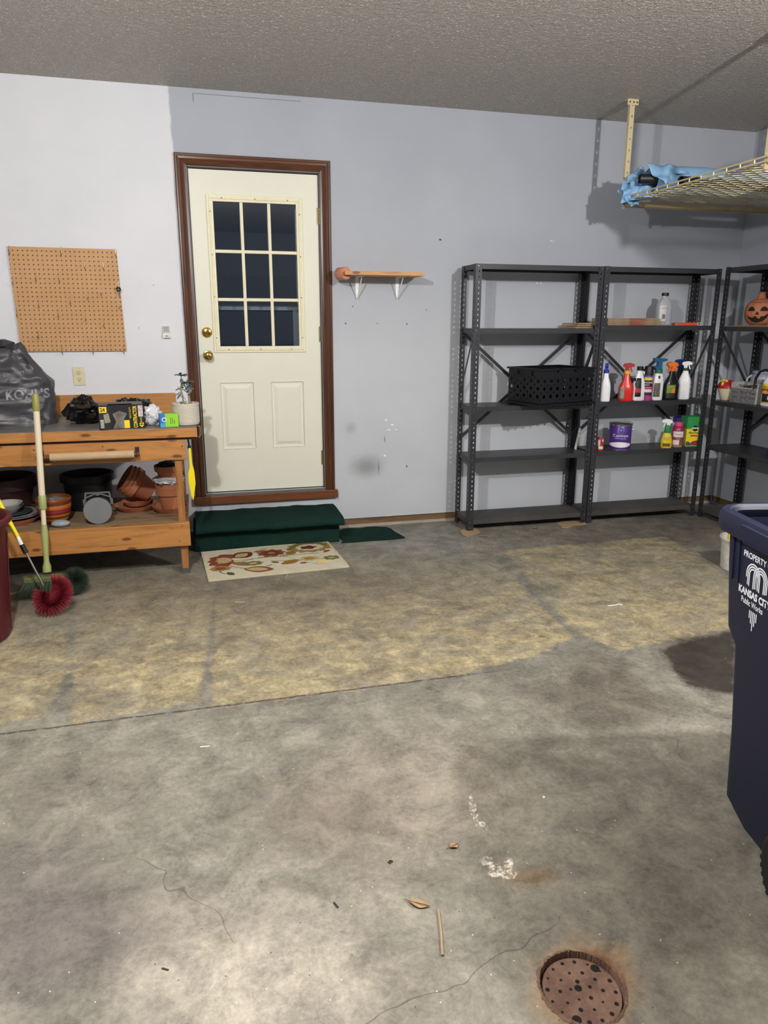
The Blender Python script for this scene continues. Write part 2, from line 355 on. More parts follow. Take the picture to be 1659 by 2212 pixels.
# ---- walls
def wall_mat(name, white_left):
    t = NT(name); co = t.co(); sep = t.n('ShaderNodeSeparateXYZ'); t.l(co, sep.inputs[0]); x, y, z = sep.outputs
    grey = t.mix(t.rng(t.noise(1.3, 4, 0.6, vec=co), 0.35, 0.65), s2l('a2a7b1'), s2l('a9aeb8'))
    if white_left:
        lowg = t.rng(z, 0.9, 2.0, 0.0, 1.0, True)
        grey = t.mix(lowg, t.mix(t.rng(t.noise(2.2, 5, 0.6, vec=co), 0.35, 0.65), s2l('b9bec6'), s2l('c0c4cb')), grey)
        # brushed edge of the grey coat meets the older white coat beside the door
        ed = t.math('MULTIPLY_ADD', t.math('SUBTRACT', t.noise(5, 4, 0.6, vec=co), 0.5), 0.05, t.math('SUBTRACT', x, -0.082))
        f = t.rng(ed, -0.006, 0.006)
        white = t.mix(t.rng(t.noise(2.0, 4, 0.6, vec=co), 0.4, 0.7), s2l('d9dae0'), s2l('d2d4db'))
        c = t.mix(f, white, grey)
        def spot(cx, cz, rx, rz, colr, k=1.0, soft=.5, wob=.6):
            global _c
            p = t.math('DIVIDE', t.math('SUBTRACT', x, cx), rx); q = t.math('DIVIDE', t.math('SUBTRACT', z, cz), rz)
            r = t.math('SQRT', t.math('ADD', t.math('MULTIPLY', p, p), t.math('MULTIPLY', q, q)))
            r = t.math('MULTIPLY_ADD', t.math('SUBTRACT', wn, 0.5), wob, r)
            return t.mix(t.rng(r, 1-soft, 1+soft*.2, k, 0, True), c, s2l(colr))
        wn = t.noise(30, 4, 0.7, vec=co)
        for a in [(1.11, .445, .15, .10, '6f6b68', .62, 1.0, .3), (1.0, .72, .05, .05, '8f8f93', .5, 1, 1), (1.20, .43, .008, .05, '77747a', .7, .5, 1.5), (1.245, .63, .006, .03, '7a777b', .7, .5, 1.5),
                  (1.41, .43, .008, .012, '66646a', .9), (.97, 1.43, .007, .007, '55545a', 1), (1.19, 1.43, .006, .006, '66646a', .8), (1.40, 1.427, .007, .007, '55545a', 1),
                  (1.02, 1.54, .006, .006, '55545a', .9), (1.54, 1.52, .006, .006, '55545a', .8), (1.63, 1.98, .012, .007, '3c3a3c', 1), (2.45, 1.996, .009, .004, 'e6e6e8', 1), (2.47, 1.993, .006, .004, 'e6e6e8', 1),
                  (1.255, .77, .012, .006, 'f0f0ee', 1), (1.30, .735, .014, .006, 'f0f0ee', 1), (1.275, .70, .018, .004, 'f0f0ee', 1), (1.33, .70, .01, .004, 'f0f0ee', 1), (1.245, .515, .012, .007, 'f0f0ee', 1),
                  (1.36, .05, .06, .018, 'e4e0d6', .9, .5, 1.5), (1.27, .06, .05, .012, 'e4e0d6', .8, .5, 2), (2.42, .05, .07, .02, 'e4e2dc', .9, .5, 1.5), (2.36, 1.71, .006, .006, 'eeeeee', 1), (2.39, 1.71, .006, .006, 'eeeeee', 1),
                  (.25, .20, .35, .035, '77757a', .35, .9, .8), (-.25, 1.66, .004, .004, '77757a', 1), (-.36, 1.40, .004, .004, '77757a', 1)]:
            c = spot(*a)
    else: c = grey
    t.bump(t.noise(220, 3, 0.6, vec=co), 0.12, 0.0015)
    return t.fin(c, 0.55, spec=0.3)
wb_m = wall_mat('painted_drywall', True); wr_m = wall_mat('painted_drywall_side', False)
mb = MB(); T = 0.14; x0, x1, z0, z1 = -0.008, DW+0.008, DT-0.01, DT+DH+0.012
mb.box((LW, 0, 0.065), (x0, T, H)); mb.box((x1, 0, 0.065), (RW+.12, T, H)); mb.box((x0, 0, z1), (x1, T, H)); mb.box((x0, 0, 0.065), (x1, T, z0))
struct('wall_back', mb, wb_m)
struct('wall_right', MB().box((RW, BY, 0.065), (RW+.12, 0, H)), wr_m)
struct('wall_left', MB().box((LW-.12, BY, 0), (LW, T, H)), M('8f9096', .6))
mb = MB(); mb.box((LW, BY-.12, 0), (RW, BY, H)); struct('wall_front', mb, M('85858a', .6))
mb = MB()
for k in range(4): mb.box((-1.9, BY+0.002, 0.02+k*0.53), (2.9, BY+0.05, 0.54+k*0.53))
struct('door_2', mb, M('6e6d6b', .5), bevel=.01)
sill_m = wood('treated_sill', '75593a', '3d2c1b', 'X', 0.7, knots=True)
struct('trim_1', MB().box((0.86, 0.012, 0.018), (RW, 0.09, 0.066)), sill_m)
struct('trim_2', MB().box((RW+0.005, -3.0, 0.018), (RW+0.09, 0.0, 0.066)), wood('treated_sill_side', '6b5033', '3d2c1b', 'Y', 0.7))
struct('trim_3', MB().box((0.86, -0.004, 0.0), (RW, 0.10, 0.018)), M('a59f97', .8, bump=.6))
# taped drywall access outline above the door
mb = MB(); mb.mat = 0
a = W(416, 201); b = W(650, 221); a.y = b.y = 0
mb.box((a.x, -0.0012, a.z-0.002), (b.x, 0, a.z+0.0)); mb.box((a.x, -0.0012, a.z-0.045), (a.x+0.003, 0, a.z))
struct('trim_4', mb, M('5b5b62', .7))

# ---- door to the house
oak = wood('stained_casing', '54301c', '2b1710', 'Z', 0.28, knots=False); oakh = wood('stained_casing_head', '5a3520', '2e1a11', 'X', 0.28, knots=False)
def casing(mb, a, b, inward, z=None):
    pass
cw = 0.068
prof = [(0.0, 0.0), (0.0, 0.014), (0.006, 0.020), (0.014, 0.020), (0.018, 0.016), (0.030, 0.015), (0.040, 0.019), (0.050, 0.013), (0.060, 0.010), (0.066, 0.008), (cw, 0.0)]  # distance from outer edge, thickness
def casing_piece(path, name, mat):
    # path: outer and inner corner pairs (outer0, inner0, outer1, inner1) in the wall plane
    (o0, i0, o1, i1) = [Vector((p[0], 0, p[1])) for p in path]; mb = MB(); vs_ = []
    for (o, i) in ((o0, i0), (o1, i1)):
        for d, h in prof: vs_.append(o.lerp(i, d/cw)+Vector((0, -h, 0)))
    n = len(prof); fs = [(k, k+1, n+k+1, n+k) for k in range(n-1)]+[(n-1, 0, n, 2*n-1), tuple(range(n-1, -1, -1)), tuple(range(n, 2*n))]
    mb.add(vs_, fs); return struct(name, mb, mat, smooth=20)
xo0, xo1, zo = -0.078, DW+0.078, DT+DH+0.082; xi0, xi1, zi = xo0+cw, xo1-cw, zo-cw; zb = 0.29
casing_piece([(xo0, zb), (xi0, zb), (xo0, zo), (xi0, zi)], 'trim_5', oak)
casing_piece([(xo1, zb), (xi1, zb), (xo1, zo), (xi1, zi)], 'trim_6', oak)
casing_piece([(xo0, zo), (xi0, zi), (xo1, zo), (xi1, zi)], 'trim_7', oakh)
struct('trim_8', MB().box((xo0-.012, -0.034, 0.236), (xo1+.018, -0.0, 0.292)), wood('stained_sill_board', '6e3f22', '371d10', 'X', .4), bevel=.003)
mb = MB(); mb.box((x0+.001, 0.0, z0), (x0+.008, T-.02, z1)); mb.box((x1-.008, 0, z0), (x1-.001, T-.02, z1)); mb.box((x0, 0, z1-.008), (x1, T-.02, z1-.001))
struct('trim_9', mb, M('2c1a12', .5))
mb = MB(); mb.box((x0, -0.03, 0.292), (x1, T-.02, 0.300)); 
for k in range(4): mb.box((x0+.002, -0.026+k*.009, .300), (x1-.002, -.022+k*.009, .304))
struct('trim_10', mb, M('8b8781', .35, .8))
# the slab, its own mesh with a window hole and two raised panels
door_white = M('dbdccd', 0.42, var=.03, scale=3, name='door_enamel')
door = thing('door_1', 'white steel entry door with nine-pane window', 'door', (0, 0, 0)); del door['category']; del door['label']; door['kind'] = 'structure'
yd = 0.012; wx0, wx1, wz0, wz1 = 0.112, 0.682, 1.258, 2.190
def rect_panel_door():
    mb = MB(); xs = [0, wx0, wx1, DW]; zs = [DT, wz0, wz1, DT+DH]
    px = [(0.118, 0.348), (0.452, 0.682)]; pz = (0.60, 1.055)
    # frame cells of the door face
    def q(a, b, c, d): mb.add([(a, yd, c), (b, yd, c), (b, yd, d), (a, yd, d)], [(0, 1, 2, 3)])
    q(0, wx0, wz0, wz1); q(wx1, DW, wz0, wz1); q(0, DW, wz1, DT+DH)
    cx = [0, px[0][0], px[0][1], px[1][0], px[1][1], DW]
    q(0, DW, pz[1], wz0); q(0, DW, DT, pz[0])
    for i in (0, 2, 4): q(cx[i], cx[i+1], pz[0], pz[1])
    for (a, b) in px:
        lv = [(0.0, yd), (0.006, yd-.002), (0.012, yd+0.009), (0.022, yd+0.009), (0.045, yd+0.0005), (0.046, yd+0.0005)]
        ringv = []
        for (ins, yy) in lv: ringv.append([(a+ins, yy, pz[0]+ins), (b-ins, yy, pz[0]+ins), (b-ins, yy, pz[1]-ins), (a+ins, yy, pz[1]-ins)])
        for r0, r1 in zip(ringv, ringv[1:]):
            for k in range(4): mb.add([r0[k], r0[(k+1) % 4], r1[(k+1) % 4], r1[k]], [(0, 1, 2, 3)])
        mb.add(ringv[-1], [(0, 1, 2, 3)])
    # edges and back
    yb = yd+.042
    for (a, b) in [((0, DT), (DW, DT)), ((DW, DT), (DW, DT+DH)), ((DW, DT+DH), (0, DT+DH)), ((0, DT+DH), (0, DT)), ((wx0, wz0), (wx1, wz0)), ((wx1, wz0), (wx1, wz1)), ((wx1, wz1), (wx0, wz1)), ((wx0, wz1), (wx0, wz0))]:
        mb.add([(a[0], yd, a[1]), (b[0], yd, b[1]), (b[0], yb, b[1]), (a[0], yb, a[1])], [(0, 1, 2, 3)])
    for a, b, c, d in [(0, wx0, DT, DT+DH), (wx1, DW, DT, DT+DH), (wx0, wx1, DT, wz0), (wx0, wx1, wz1, DT+DH)]:
        mb.add([(a, yb, c), (b, yb, c), (b, yb, d), (a, yb, d)], [(0, 1, 2, 3)])
    return mb
rect_panel_door().build('slab', door_white, door, recalc=False)
fr_m = M('e2dcc0', 0.4, var=.05, name='window_frame_cream')
mb = MB()
def frame(mb, x0, x1, z0, z1, w_, ya, yb):
    mb.box((x0, ya, z0), (x0+w_, yb, z1)); mb.box((x1-w_, ya, z0), (x1, yb, z1)); mb.box((x0+w_, ya, z0), (x1-w_, yb, z0+w_)); mb.box((x0+w_, ya, z1-w_), (x1-w_, yb, z1))
frame(mb, wx0-.014, wx1+.014, wz0-.014, wz1+.014, .016, yd-.009, yd+.002); frame(mb, wx0, wx1, wz0, wz1, .012, yd-.014, yd+.01); frame(mb, wx0+.010, wx1-.010, wz0+.010, wz1-.010, .016, yd-.008, yd+.014)
mb.build('window_frame', fr_m, door, bevel=.002)
gx0, gx1, gz0, gz1 = wx0+.026, wx1-.026, wz0+.026, wz1-.026
mb = MB()
for k in (1, 2):
    xx = gx0+(gx1-gx0)*k/3; mb.box((xx-.010, yd-.006, gz0), (xx+.010, yd+.010, gz1))
    zz = gz0+(gz1-gz0)*k/3; mb.box((gx0, yd-.007, zz-.010), (gx1, yd+.009, zz+.010))
mb.build('muntins', fr_m, door, bevel=.004)
t = NT('window_glass'); tr = t.n('ShaderNodeBsdfTransparent'); gl = t.n('ShaderNodeBsdfGlossy'); gl.inputs['Roughness'].default_value = 0.01
tr.inputs[0].default_value = (.85, .9, .93, 1); fz = t.n('ShaderNodeFresnel'); fz.inputs[0].default_value = 1.52; mx = t.n('ShaderNodeMixShader')
t.l(t.math('MULTIPLY', fz.outputs[0], 1.15, clamp=True), mx.inputs[0]); t.l(tr.outputs[0], mx.inputs[1]); t.l(gl.outputs[0], mx.inputs[2]); t.l(mx.outputs[0], t.out.inputs[0])
MB().box((gx0-.004, yd+.013, gz0-.004), (gx1+.004, yd+.017, gz1+.004)).build('glass', t.m, door)
mb = MB()
for k in range(3):
    for zz in (wz0+.006, wz1-.006): mb.lathe([(.004, 0), (.003, .002)], 8, c=(wx0+.08+.205*k, 0, 0)) if False else mb.tube([(wx0+.08+.205*k, yd-.0145, zz), (wx0+.08+.205*k, yd-.0155, zz)], .0035, 8)
for k in range(4):
    for xx in (wx0+.006, wx1-.006): mb.tube([(xx, yd-.0145, wz0+.08+.255*k), (xx, yd-.0155, wz0+.08+.255*k)], .0035, 8)
mb.build('screws', M('4a4030', .4, .6), door)
brass = M('c4a55a', 0.16, 1.0, var=.05, name='polished_brass')
def knob(z, nm):
    mb = MB(); mb.T = Matrix.Translation((0.057, yd, z)) @ Matrix.Rotation(PI/2, 4, 'X')
    if nm == 'door_knob': mb.lathe([(.031, 0), (.033, .004), (.030, .008), (.014, .011), (.011, .030), (.017, .038), (.026, .046), (.0285, .056), (.026, .066), (.018, .072), (.008, .0735), (.007, .071), (.001, .071)], 28)
    else: mb.lathe([(.031, 0), (.033, .005), (.029, .013), (.020, .017), (.001, .0175)], 28); mb.box((-.004, -.020, .016), (.004, .014, .034))
    return mb.build(nm, brass, door, smooth=35)
knob(1.226, 'door_knob'); knob(1.372, 'deadbolt')
for zz in (2.10, 1.36, 0.52):
    mb = MB(); mb.tube([(DW+.004, yd-.006, zz-.05), (DW+.004, yd-.006, zz+.05)], .006, 8)
    for k in range(5): mb.tube([(DW+.004, yd-.006, zz-.05+.02*k+.001), (DW+.004, yd-.006, zz-.05+.02*k+.017)], .0068, 8)
    mb.box((DW-.012, yd-.002, zz-.05), (DW+.004, yd, zz+.05)); mb.build('hinge', M('8f8463', .35, .7), door)
# storm door standing outside
mb = MB(); frame(mb, -.02, DW+.02, .30, 2.38, .06, .135, .165); mb.box((0, .14, 1.515), (DW, .16, 1.545)); mb.box((DW-.165, .139, .3), (DW-.06, .150, 1.52)); mb.box((DW-.135, .139, 1.5), (DW-.04, .150, 2.35))
struct('door_3', mb, M('8f959d', .5))

# ---- wall fittings
ol = thing('wall_outlet', 'cream duplex outlet on the white wall below the pegboard', 'outlet', (-.739, 0, 1.108))
MB().box((-.036, -.006, -.058), (.036, 0, .058)).build('cover_plate', M('d6cfae', .4, name='outlet_cream'), ol, bevel=.003)
for s_ in (-1, 1):
    mb = MB(); mb.mat = 0; mb.T = Matrix.Translation((0, -.006, s_*.020)) @ Matrix.Rotation(PI/2, 4, 'X')
    mb.lathe([(.0165, 0), (.016, .002)], 20, ex=2.6); mb.mat = 1
    mb.box((-.007, -.002, .002), (-.005, .007, .0023)); mb.box((.005, -.002, .002), (.007, .007, .0023)); mb.lathe([(.003, .0015), (.003, .0023)], 8, c=(0, -.008, 0))
    mb.build('socket', [M('cfc7a2', .4), M('2b261d', .6)], ol)
kp = thing('wall_keypad', 'small pale keypad with flip cover beside the door casing', 'keypad', (-.193, 0, 1.375))
MB().box((-.021, -.014, -.038), (.021, 0, .038)).build('body', M('c9c8c4', .5), kp, bevel=.003)
mb = MB(); 
for i in range(3):
    for j in range(4): mb.box((-.015+i*.011, -.016, .000+j*.009), (-.007+i*.011, -.0135, .006+j*.009))
mb.build('buttons', M('8a8a88', .5), kp)
MB().box((-.022, -.024, -.036), (.022, -.0135, -.012)).build('cover', M('e6e6e4', .4), kp, bevel=.002)
MB().box((-.011, -.0255, -.028), (.011, -.0238, -.020)).build('badge', M('8b8b8a', .4), kp)

pg = thing('pegboard', 'brown pegboard panel screwed to the white wall above the bench', 'pegboard', (-1.065, 0, 1.26))
def pegmat():
    t = NT('pegboard_hardboard'); co = t.co(); sep = t.n('ShaderNodeSeparateXYZ'); t.l(co, sep.inputs[0])
    pit = 0.0262
    def fr(o, off): return t.math('SUBTRACT', t.math('FRACT', t.math('ADD', t.math('DIVIDE', o, pit), off)), 0.5)
    a = fr(sep.outputs[0], 0.2); b = fr(sep.outputs[2], 0.2)
    r = t.math('SQRT', t.math('ADD', t.math('MULTIPLY', a, a), t.math('MULTIPLY', b, b)))
    c = t.mix(t.rng(t.noise(5, 6, .6, vec=co), .35, .7), s2l('b98d5c'), s2l('c3986a'))
    c = t.mix(t.rng(t.noise(120, 3, .6, vec=co), .5, .8, 0, .4), c, s2l('a57c4e'))
    hole = t.rng(r, .12, .17, 1, 0)
    c = t.mix(hole, c, s2l('4a3018')); t.bump(t.math('SUBTRACT', 1.0, hole), .6, .003)
    return t.fin(c, .6)
MB().prism([(.012, 0), (.622, 0), (.612, .604), (.007, .606)], -.016, -.010, 'y').build('panel', pegmat(), pg)
MB().box((.03, -.010, .02), (.59, 0, .585)).build('batten', M('a9a9ad', .7), pg)
hk = M('a99a80', .35, .8)
HP = [(-1.048, 1.847), (-0.765, 1.849), (-0.457, 1.848), (-0.64, 1.772), (-0.534, 1.772), (-0.92, 1.698), (-0.791, 1.695), (-1.05, 1.675), (-0.457, 1.66), (-0.561, 1.622), (-0.641, 1.594), (-0.742, 1.566), (-0.922, 1.545), (-0.46, 1.541), (-1.049, 1.491), (-0.818, 1.489), (-0.664, 1.468), (-0.562, 1.432), (-0.944, 1.363), (-0.818, 1.272), (-0.641, 1.270), (-0.46, 1.270)]
for (hx, hz) in HP:
    x_, z_ = hx+1.065, hz-1.26
    mb = MB(); mb.tube([(x_, -.014, z_+.022), (x_, -.019, z_+.020), (x_, -.019, z_-.018), (x_, -.026, z_-.026), (x_, -.042, z_-.024), (x_, -.048, z_-.010)], .0019, 6); mb.build('hook', hk, pg)
ky = thing('black_key', 'black-headed key hanging on the right edge of the pegboard', 'key', (-.457, -.036, 1.636))
mb = MB(); mb.tube([(.011*math.cos(2*PI*k/14), 0, -.004+.011*math.sin(2*PI*k/14)) for k in range(15)], .004, 6, cap=False); mb.build('bow', BLACK, ky)
MB().box((-.003, -.001, -.046), (.004, .001, -.012)).build('blade', M('4b463e', .4, .8), ky)

# small wooden wall shelf
sh = thing('wall_shelf', 'short pine board shelf on two white brackets right of the door', 'shelf', (1.19, 0, 1.73))
pine = wood('pine_board', 'c8935a', '9a6432', 'X', .5)
MB().box((-.265, -.222, 0), (.262, -.002, .022)).build('board', pine, sh, bevel=.002)
for bx in (-.140, .138):
    mb = MB()
    mb.prism([(bx-.005, -.152), (bx+.005, -.152), (bx+.013, -.03), (bx+.013, 0), (bx-.013, 0), (bx-.013, -.03)], -.003, 0, 'y'); mb.box((bx-.013, -.175, -.003), (bx+.013, 0, 0))
    mb.bar((bx, -.004, -.148), (bx, -.150, -.004), .006, .006)
    mb.tube([(bx, -.005, -.142), (bx, -.008, -.142)], .004, 8)
    mb.build('bracket', M('e4e4e2', .35, name='bracket_white'), sh, solid=.001)
rl = thing('foam_roll', 'peach-coloured roll pushed over the left end of the wall shelf', 'roll', (.928, -.13, 1.741))
mb = MB(); mb.T = Matrix.Rotation(math.radians(20), 4, 'Z') @ Matrix.Rotation(PI/2, 4, 'X')
mb.lathe([(.030, -.045), (.036, -.045), (.040, -.038), (.040, .038), (.036, .045), (.030, .045), (.012, .045)], 32, capt=False); mb.lathe([(.012, .045), (.012, -.045), (.030, -.045)], 32, capt=False, capb=False)
mb.build('roll_body', M('c9866b', .6, name='peach_foam'), rl, smooth=40)

# ---- carpeted step, strip, mat
t = NT('green_turf_carpet'); co = t.co()
n1 = t.noise(300, 3, .7, vec=co); 
c = t.mix(t.rng(n1, .35, .65), s2l('0b201e'), s2l('1b3833')); c = t.mix(t.rng(t.noise(70, 5, .8, vec=co), .66, .72, 0, .7), c, s2l('8f9a86')); c = t.mix(t.rng(t.noise(3, 4, .6, vec=co), .4, .7, 0, .5), c, s2l('213d33'))
t.bump(n1, .9, .004); turf = t.fin(c, .95, spec=.1)
st = thing('carpeted_step', 'low step wrapped in worn dark green turf carpet under the door', 'step', (.38, -.21, 0))
def carpet_tread():
    mb = MB(); pr = [(.0, .165), (.0, .188), (-.12, .191), (-.36, .187), (-.392, .182), (-.408, .170), (-.410, .150), (-.402, .138), (-.388, .135), (-.36, .135)]
    nx = 30; vs_ = []; n = len(pr)
    for i in range(nx+1):
        for k, (y_, z_) in enumerate(pr):
            xx = -.09+.955*i/nx; wv_ = noise.noise((xx*9, y_*8, z_*3))*.006+noise.noise((xx*30, y_*20, 4))*.0025
            vs_.append((xx-.38, y_+.21+wv_, z_+wv_ if k not in (0, n-1) else z_))
    mb.add(vs_, [(i*n+k, i*n+(k+1) % n, (i+1)*n+(k+1) % n, (i+1)*n+k) for i in range(nx) for k in range(n)]+[tuple(range(n)), tuple(range(nx*n, nx*n+n))])
    return mb
carpet_tread().build('tread', turf, st, smooth=50)
MB().box((-.485, -.125, 0), (.465, .205, .145)).build('riser_box', turf, st, bevel=.008)
mb = MB(); rag = [(.868, -.33), (.86, -.10)]+[(.93+.06*i, -.045+.012*math.sin(i*2.3)) for i in range(5)]+[(1.24, -.075), (1.262, -.12), (1.268, -.20), (1.30, -.355)]+[(1.25-.1*i, -.37-.006*(i % 2)) for i in range(5)]
mb.prism(rag, 0.0, .006); cs = mb.build('carpet_strip', turf, None)
tag(cs, 'torn strip of dark green turf carpet on the floor right of the step', 'carpet scrap')
# flower mat
mt = thing('door_mat', 'cream floral door mat lying in front of the green step', 'mat', (.366, -.612, .0), math.radians(3.6))
t = NT('mat_weave'); co = t.co(); 
c = t.mix(t.rng(t.noise(8, 5, .6, vec=co), .35, .7), s2l('bfb8a0'), s2l('ccc5b0')); t.bump(t.noise(260, 2, .6, vec=co), .6, .002); weave = t.fin(c, .95, spec=.1)
mcs = ['c4bca4', '804434', '66342c', '93793f', '6c6a3e', 'b0a070', '4e5040', '8a6a34']
mm = [weave]+[M(c_, .95, var=.2, scale=60, spec=.1) for c_ in mcs[1:]]
mb = MB(); mb.mat = 0; mb.box((-.415, -.275, 0), (.415, .275, .008)); lay = [0]
def petalshape(cx, cy, ang, ln, wd, mi, z=None):
    if cx < -.15 or ln > .1: ln *= 1.15; wd *= 1.25
    lay[0] += 1; zz = .0083+lay[0]*.00001
    pts = []
    for k in range(14):
        tt = 2*PI*k/14; a = (1-math.cos(tt))/2*ln; b = math.copysign(abs(math.sin(tt))**1.9, math.sin(tt))*wd/2*1.15
        pts.append((cx+a*math.cos(ang)-b*math.sin(ang), cy+a*math.sin(ang)+b*math.cos(ang), zz))
    mb.mat = mi; mb.add(pts, [tuple(range(14))])
def disc(cx, cy, r, mi, wob=0, nl=9, sy=1):
    r *= 1.15; lay[0] += 1; zz = .0083+lay[0]*.00001; mb.mat = mi
    mb.add([(cx+r*(1+wob*math.cos(nl*2*PI*k/72))*math.cos(2*PI*k/72), cy+sy*r*(1+wob*math.cos(nl*2*PI*k/72))*math.sin(2*PI*k/72), zz) for k in range(72)], [tuple(range(72))])
def stem(pts, wd=.0065, mi=6):
    lay[0] += 1; zz = .0083+lay[0]*.00001; P = []
    N = 24; p0, p1, p2 = [Vector((*p, 0)) for p in pts]
    for k in range(N+1):
        q = k/N; P.append(p0*(1-q)**2+p1*2*q*(1-q)+p2*q*q)
    mb.mat = mi; vs_ = []
    for k, p in enumerate(P):
        d = (P[min(k+1, N)]-P[max(k-1, 0)]).normalized(); n_ = Vector((-d.y, d.x, 0))*wd/2; vs_ += [(p.x-n_.x, p.y-n_.y, zz), (p.x+n_.x, p.y+n_.y, zz)]
    mb.add(vs_, [(2*k, 2*k+2, 2*k+3, 2*k+1) for k in range(N)])
stem([(-.30, .02), (-.05, .06), (.30, .03)]); stem([(-.28, -.04), (-.15, -.22), (-.02, -.10)]); stem([(-.22, -.02), (-.05, .10), (.10, .02)]); stem([(-.02, -.03), (.15, -.10), (.33, -.08)]); stem([(.05, .03), (.16, .10), (.22, .12)])
stem([(-.33, -.06), (-.36, -.14), (-.31, -.20)]); stem([(.10, .0), (.2, -.18), (.3, -.2)], .003)
for a_, ln in ((160, .12), (190, .13), (215, .15), (240, .13), (120, .10), (90, .08)): petalshape(-.25, .08, math.radians(a_), ln, .07, 1)
for a_, ln in ((165, .08), (195, .09), (220, .10), (235, .08)): petalshape(-.25, .08, math.radians(a_), ln, .035, 5)
petalshape(-.23, .09, math.radians(35), .13, .09, 2); petalshape(-.22, .10, math.radians(35), .09, .05, 5); petalshape(-.26, .0, math.radians(-140), .14, .05, 1); petalshape(-.26, .0, math.radians(-30), .13, .05, 7)
disc(.01, .12, .075, 1, .12, 9, .8); disc(.01, .12, .045, 2, .1, 6, .8); disc(.01, .12, .022, 3, .1, 6, .8)
disc(.27, .17, .125, 3, .10, 12, .75); disc(.27, .17, .080, 0, .06, 12, .72); disc(.26, .165, .045, 2, .15, 5, .7)
for a_ in range(20, 170, 24): petalshape(.27+.085*math.cos(math.radians(a_)), .17+.062*math.sin(math.radians(a_)), math.radians(a_), .05, .045, 4)
disc(-.13, -.05, .050, 4, .10, 8, .7); disc(-.13, -.05, .022, 5, .1, 6, .7); disc(-.33, -.09, .055, 3, .08, 8, .7); disc(-.33, -.09, .028, 1, .1, 7, .7)
petalshape(-.20, -.14, math.radians(-18), .16, .075, 1); petalshape(-.185, -.145, math.radians(-18), .12, .045, 5); petalshape(.10, .05, math.radians(50), .09, .06, 7); petalshape(.03, -.12, math.radians(25), .12, .05, 7)
disc(.22, -.06, .055, 5, .1, 9, .7); disc(.22, -.06, .03, 3, .1, 9, .7); disc(.355, -.085, .045, 4, .12, 8, .75); disc(.355, -.085, .018, 5, .1, 8, .7); petalshape(.33, .03, math.radians(40), .07, .025, 1); petalshape(.12, .13, math.radians(60), .06, .03, 4)
petalshape(-.10, .17, math.radians(10), .08, .03, 4); petalshape(-.05, .20, math.radians(20), .06, .03, 5); petalshape(.14, -.13, math.radians(-10), .05, .025, 1); petalshape(-.02, -.05, math.radians(-40), .06, .03, 4); petalshape(-.30, -.17, math.radians(-60), .06, .03, 6)
mb.build('mat_pad', mm, mt, recalc=False)
mb = MB(); frame(mb, -.417, .417, -.277, .277, .012, 0, .0095)
mb.v = [Vector((v.x, v.z, v.y)) for v in mb.v]; mb.build('border', M('c4bca2', .9), mt)
tag(MB().box((.63, -.748, .0095), (.672, -.722, .0125)).build('sponge_scrap', M('d9c65a', .8)), 'tiny yellow scrap lying on the door mat', 'scrap')

# ================================================================== METAL SHELVING
steel = M('37383d', 0.36, 0.35, var=.12, scale=10, name='shelving_steel')
steel_top = M('37383c', 0.42, 0.25, var=.25, scale=5, name='shelf_deck_steel')
t = NT('rusty_shelf_deck'); co = t.co(); c = t.mix(t.rng(t.noise(4, 6, .7, vec=co), .4, .65), s2l('38393b'), s2l('4c4743'))
c = t.mix(t.rng(t.noise(9, 6, .8, vec=co), .64, .70, 0, .8), c, s2l('7a4a2c')); rusty = t.fin(c, .7)
def flange(mb, w_, h_, pitch=.034, hw=.0042, hh=.0062):
    # a flat strip in local x (0..w) and z (0..h) punched with a row of holes
    n = int(h_/pitch); cx = w_*.55; z = 0.0; V = lambda x, zz: (x, 0, zz)
    for k in range(n):
        z0 = k*pitch; z1 = (k+1)*pitch if k < n-1 else h_; zc = z0+pitch/2
        for (a, b, c_, d) in [(0, cx-hw, z0, z1), (cx+hw, w_, z0, z1), (cx-hw, cx+hw, z0, zc-hh), (cx-hw, cx+hw, zc+hh, z1)]:
            mb.add([V(a, c_), V(b, c_), V(b, d), V(a, d)], [(0, 1, 2, 3)])
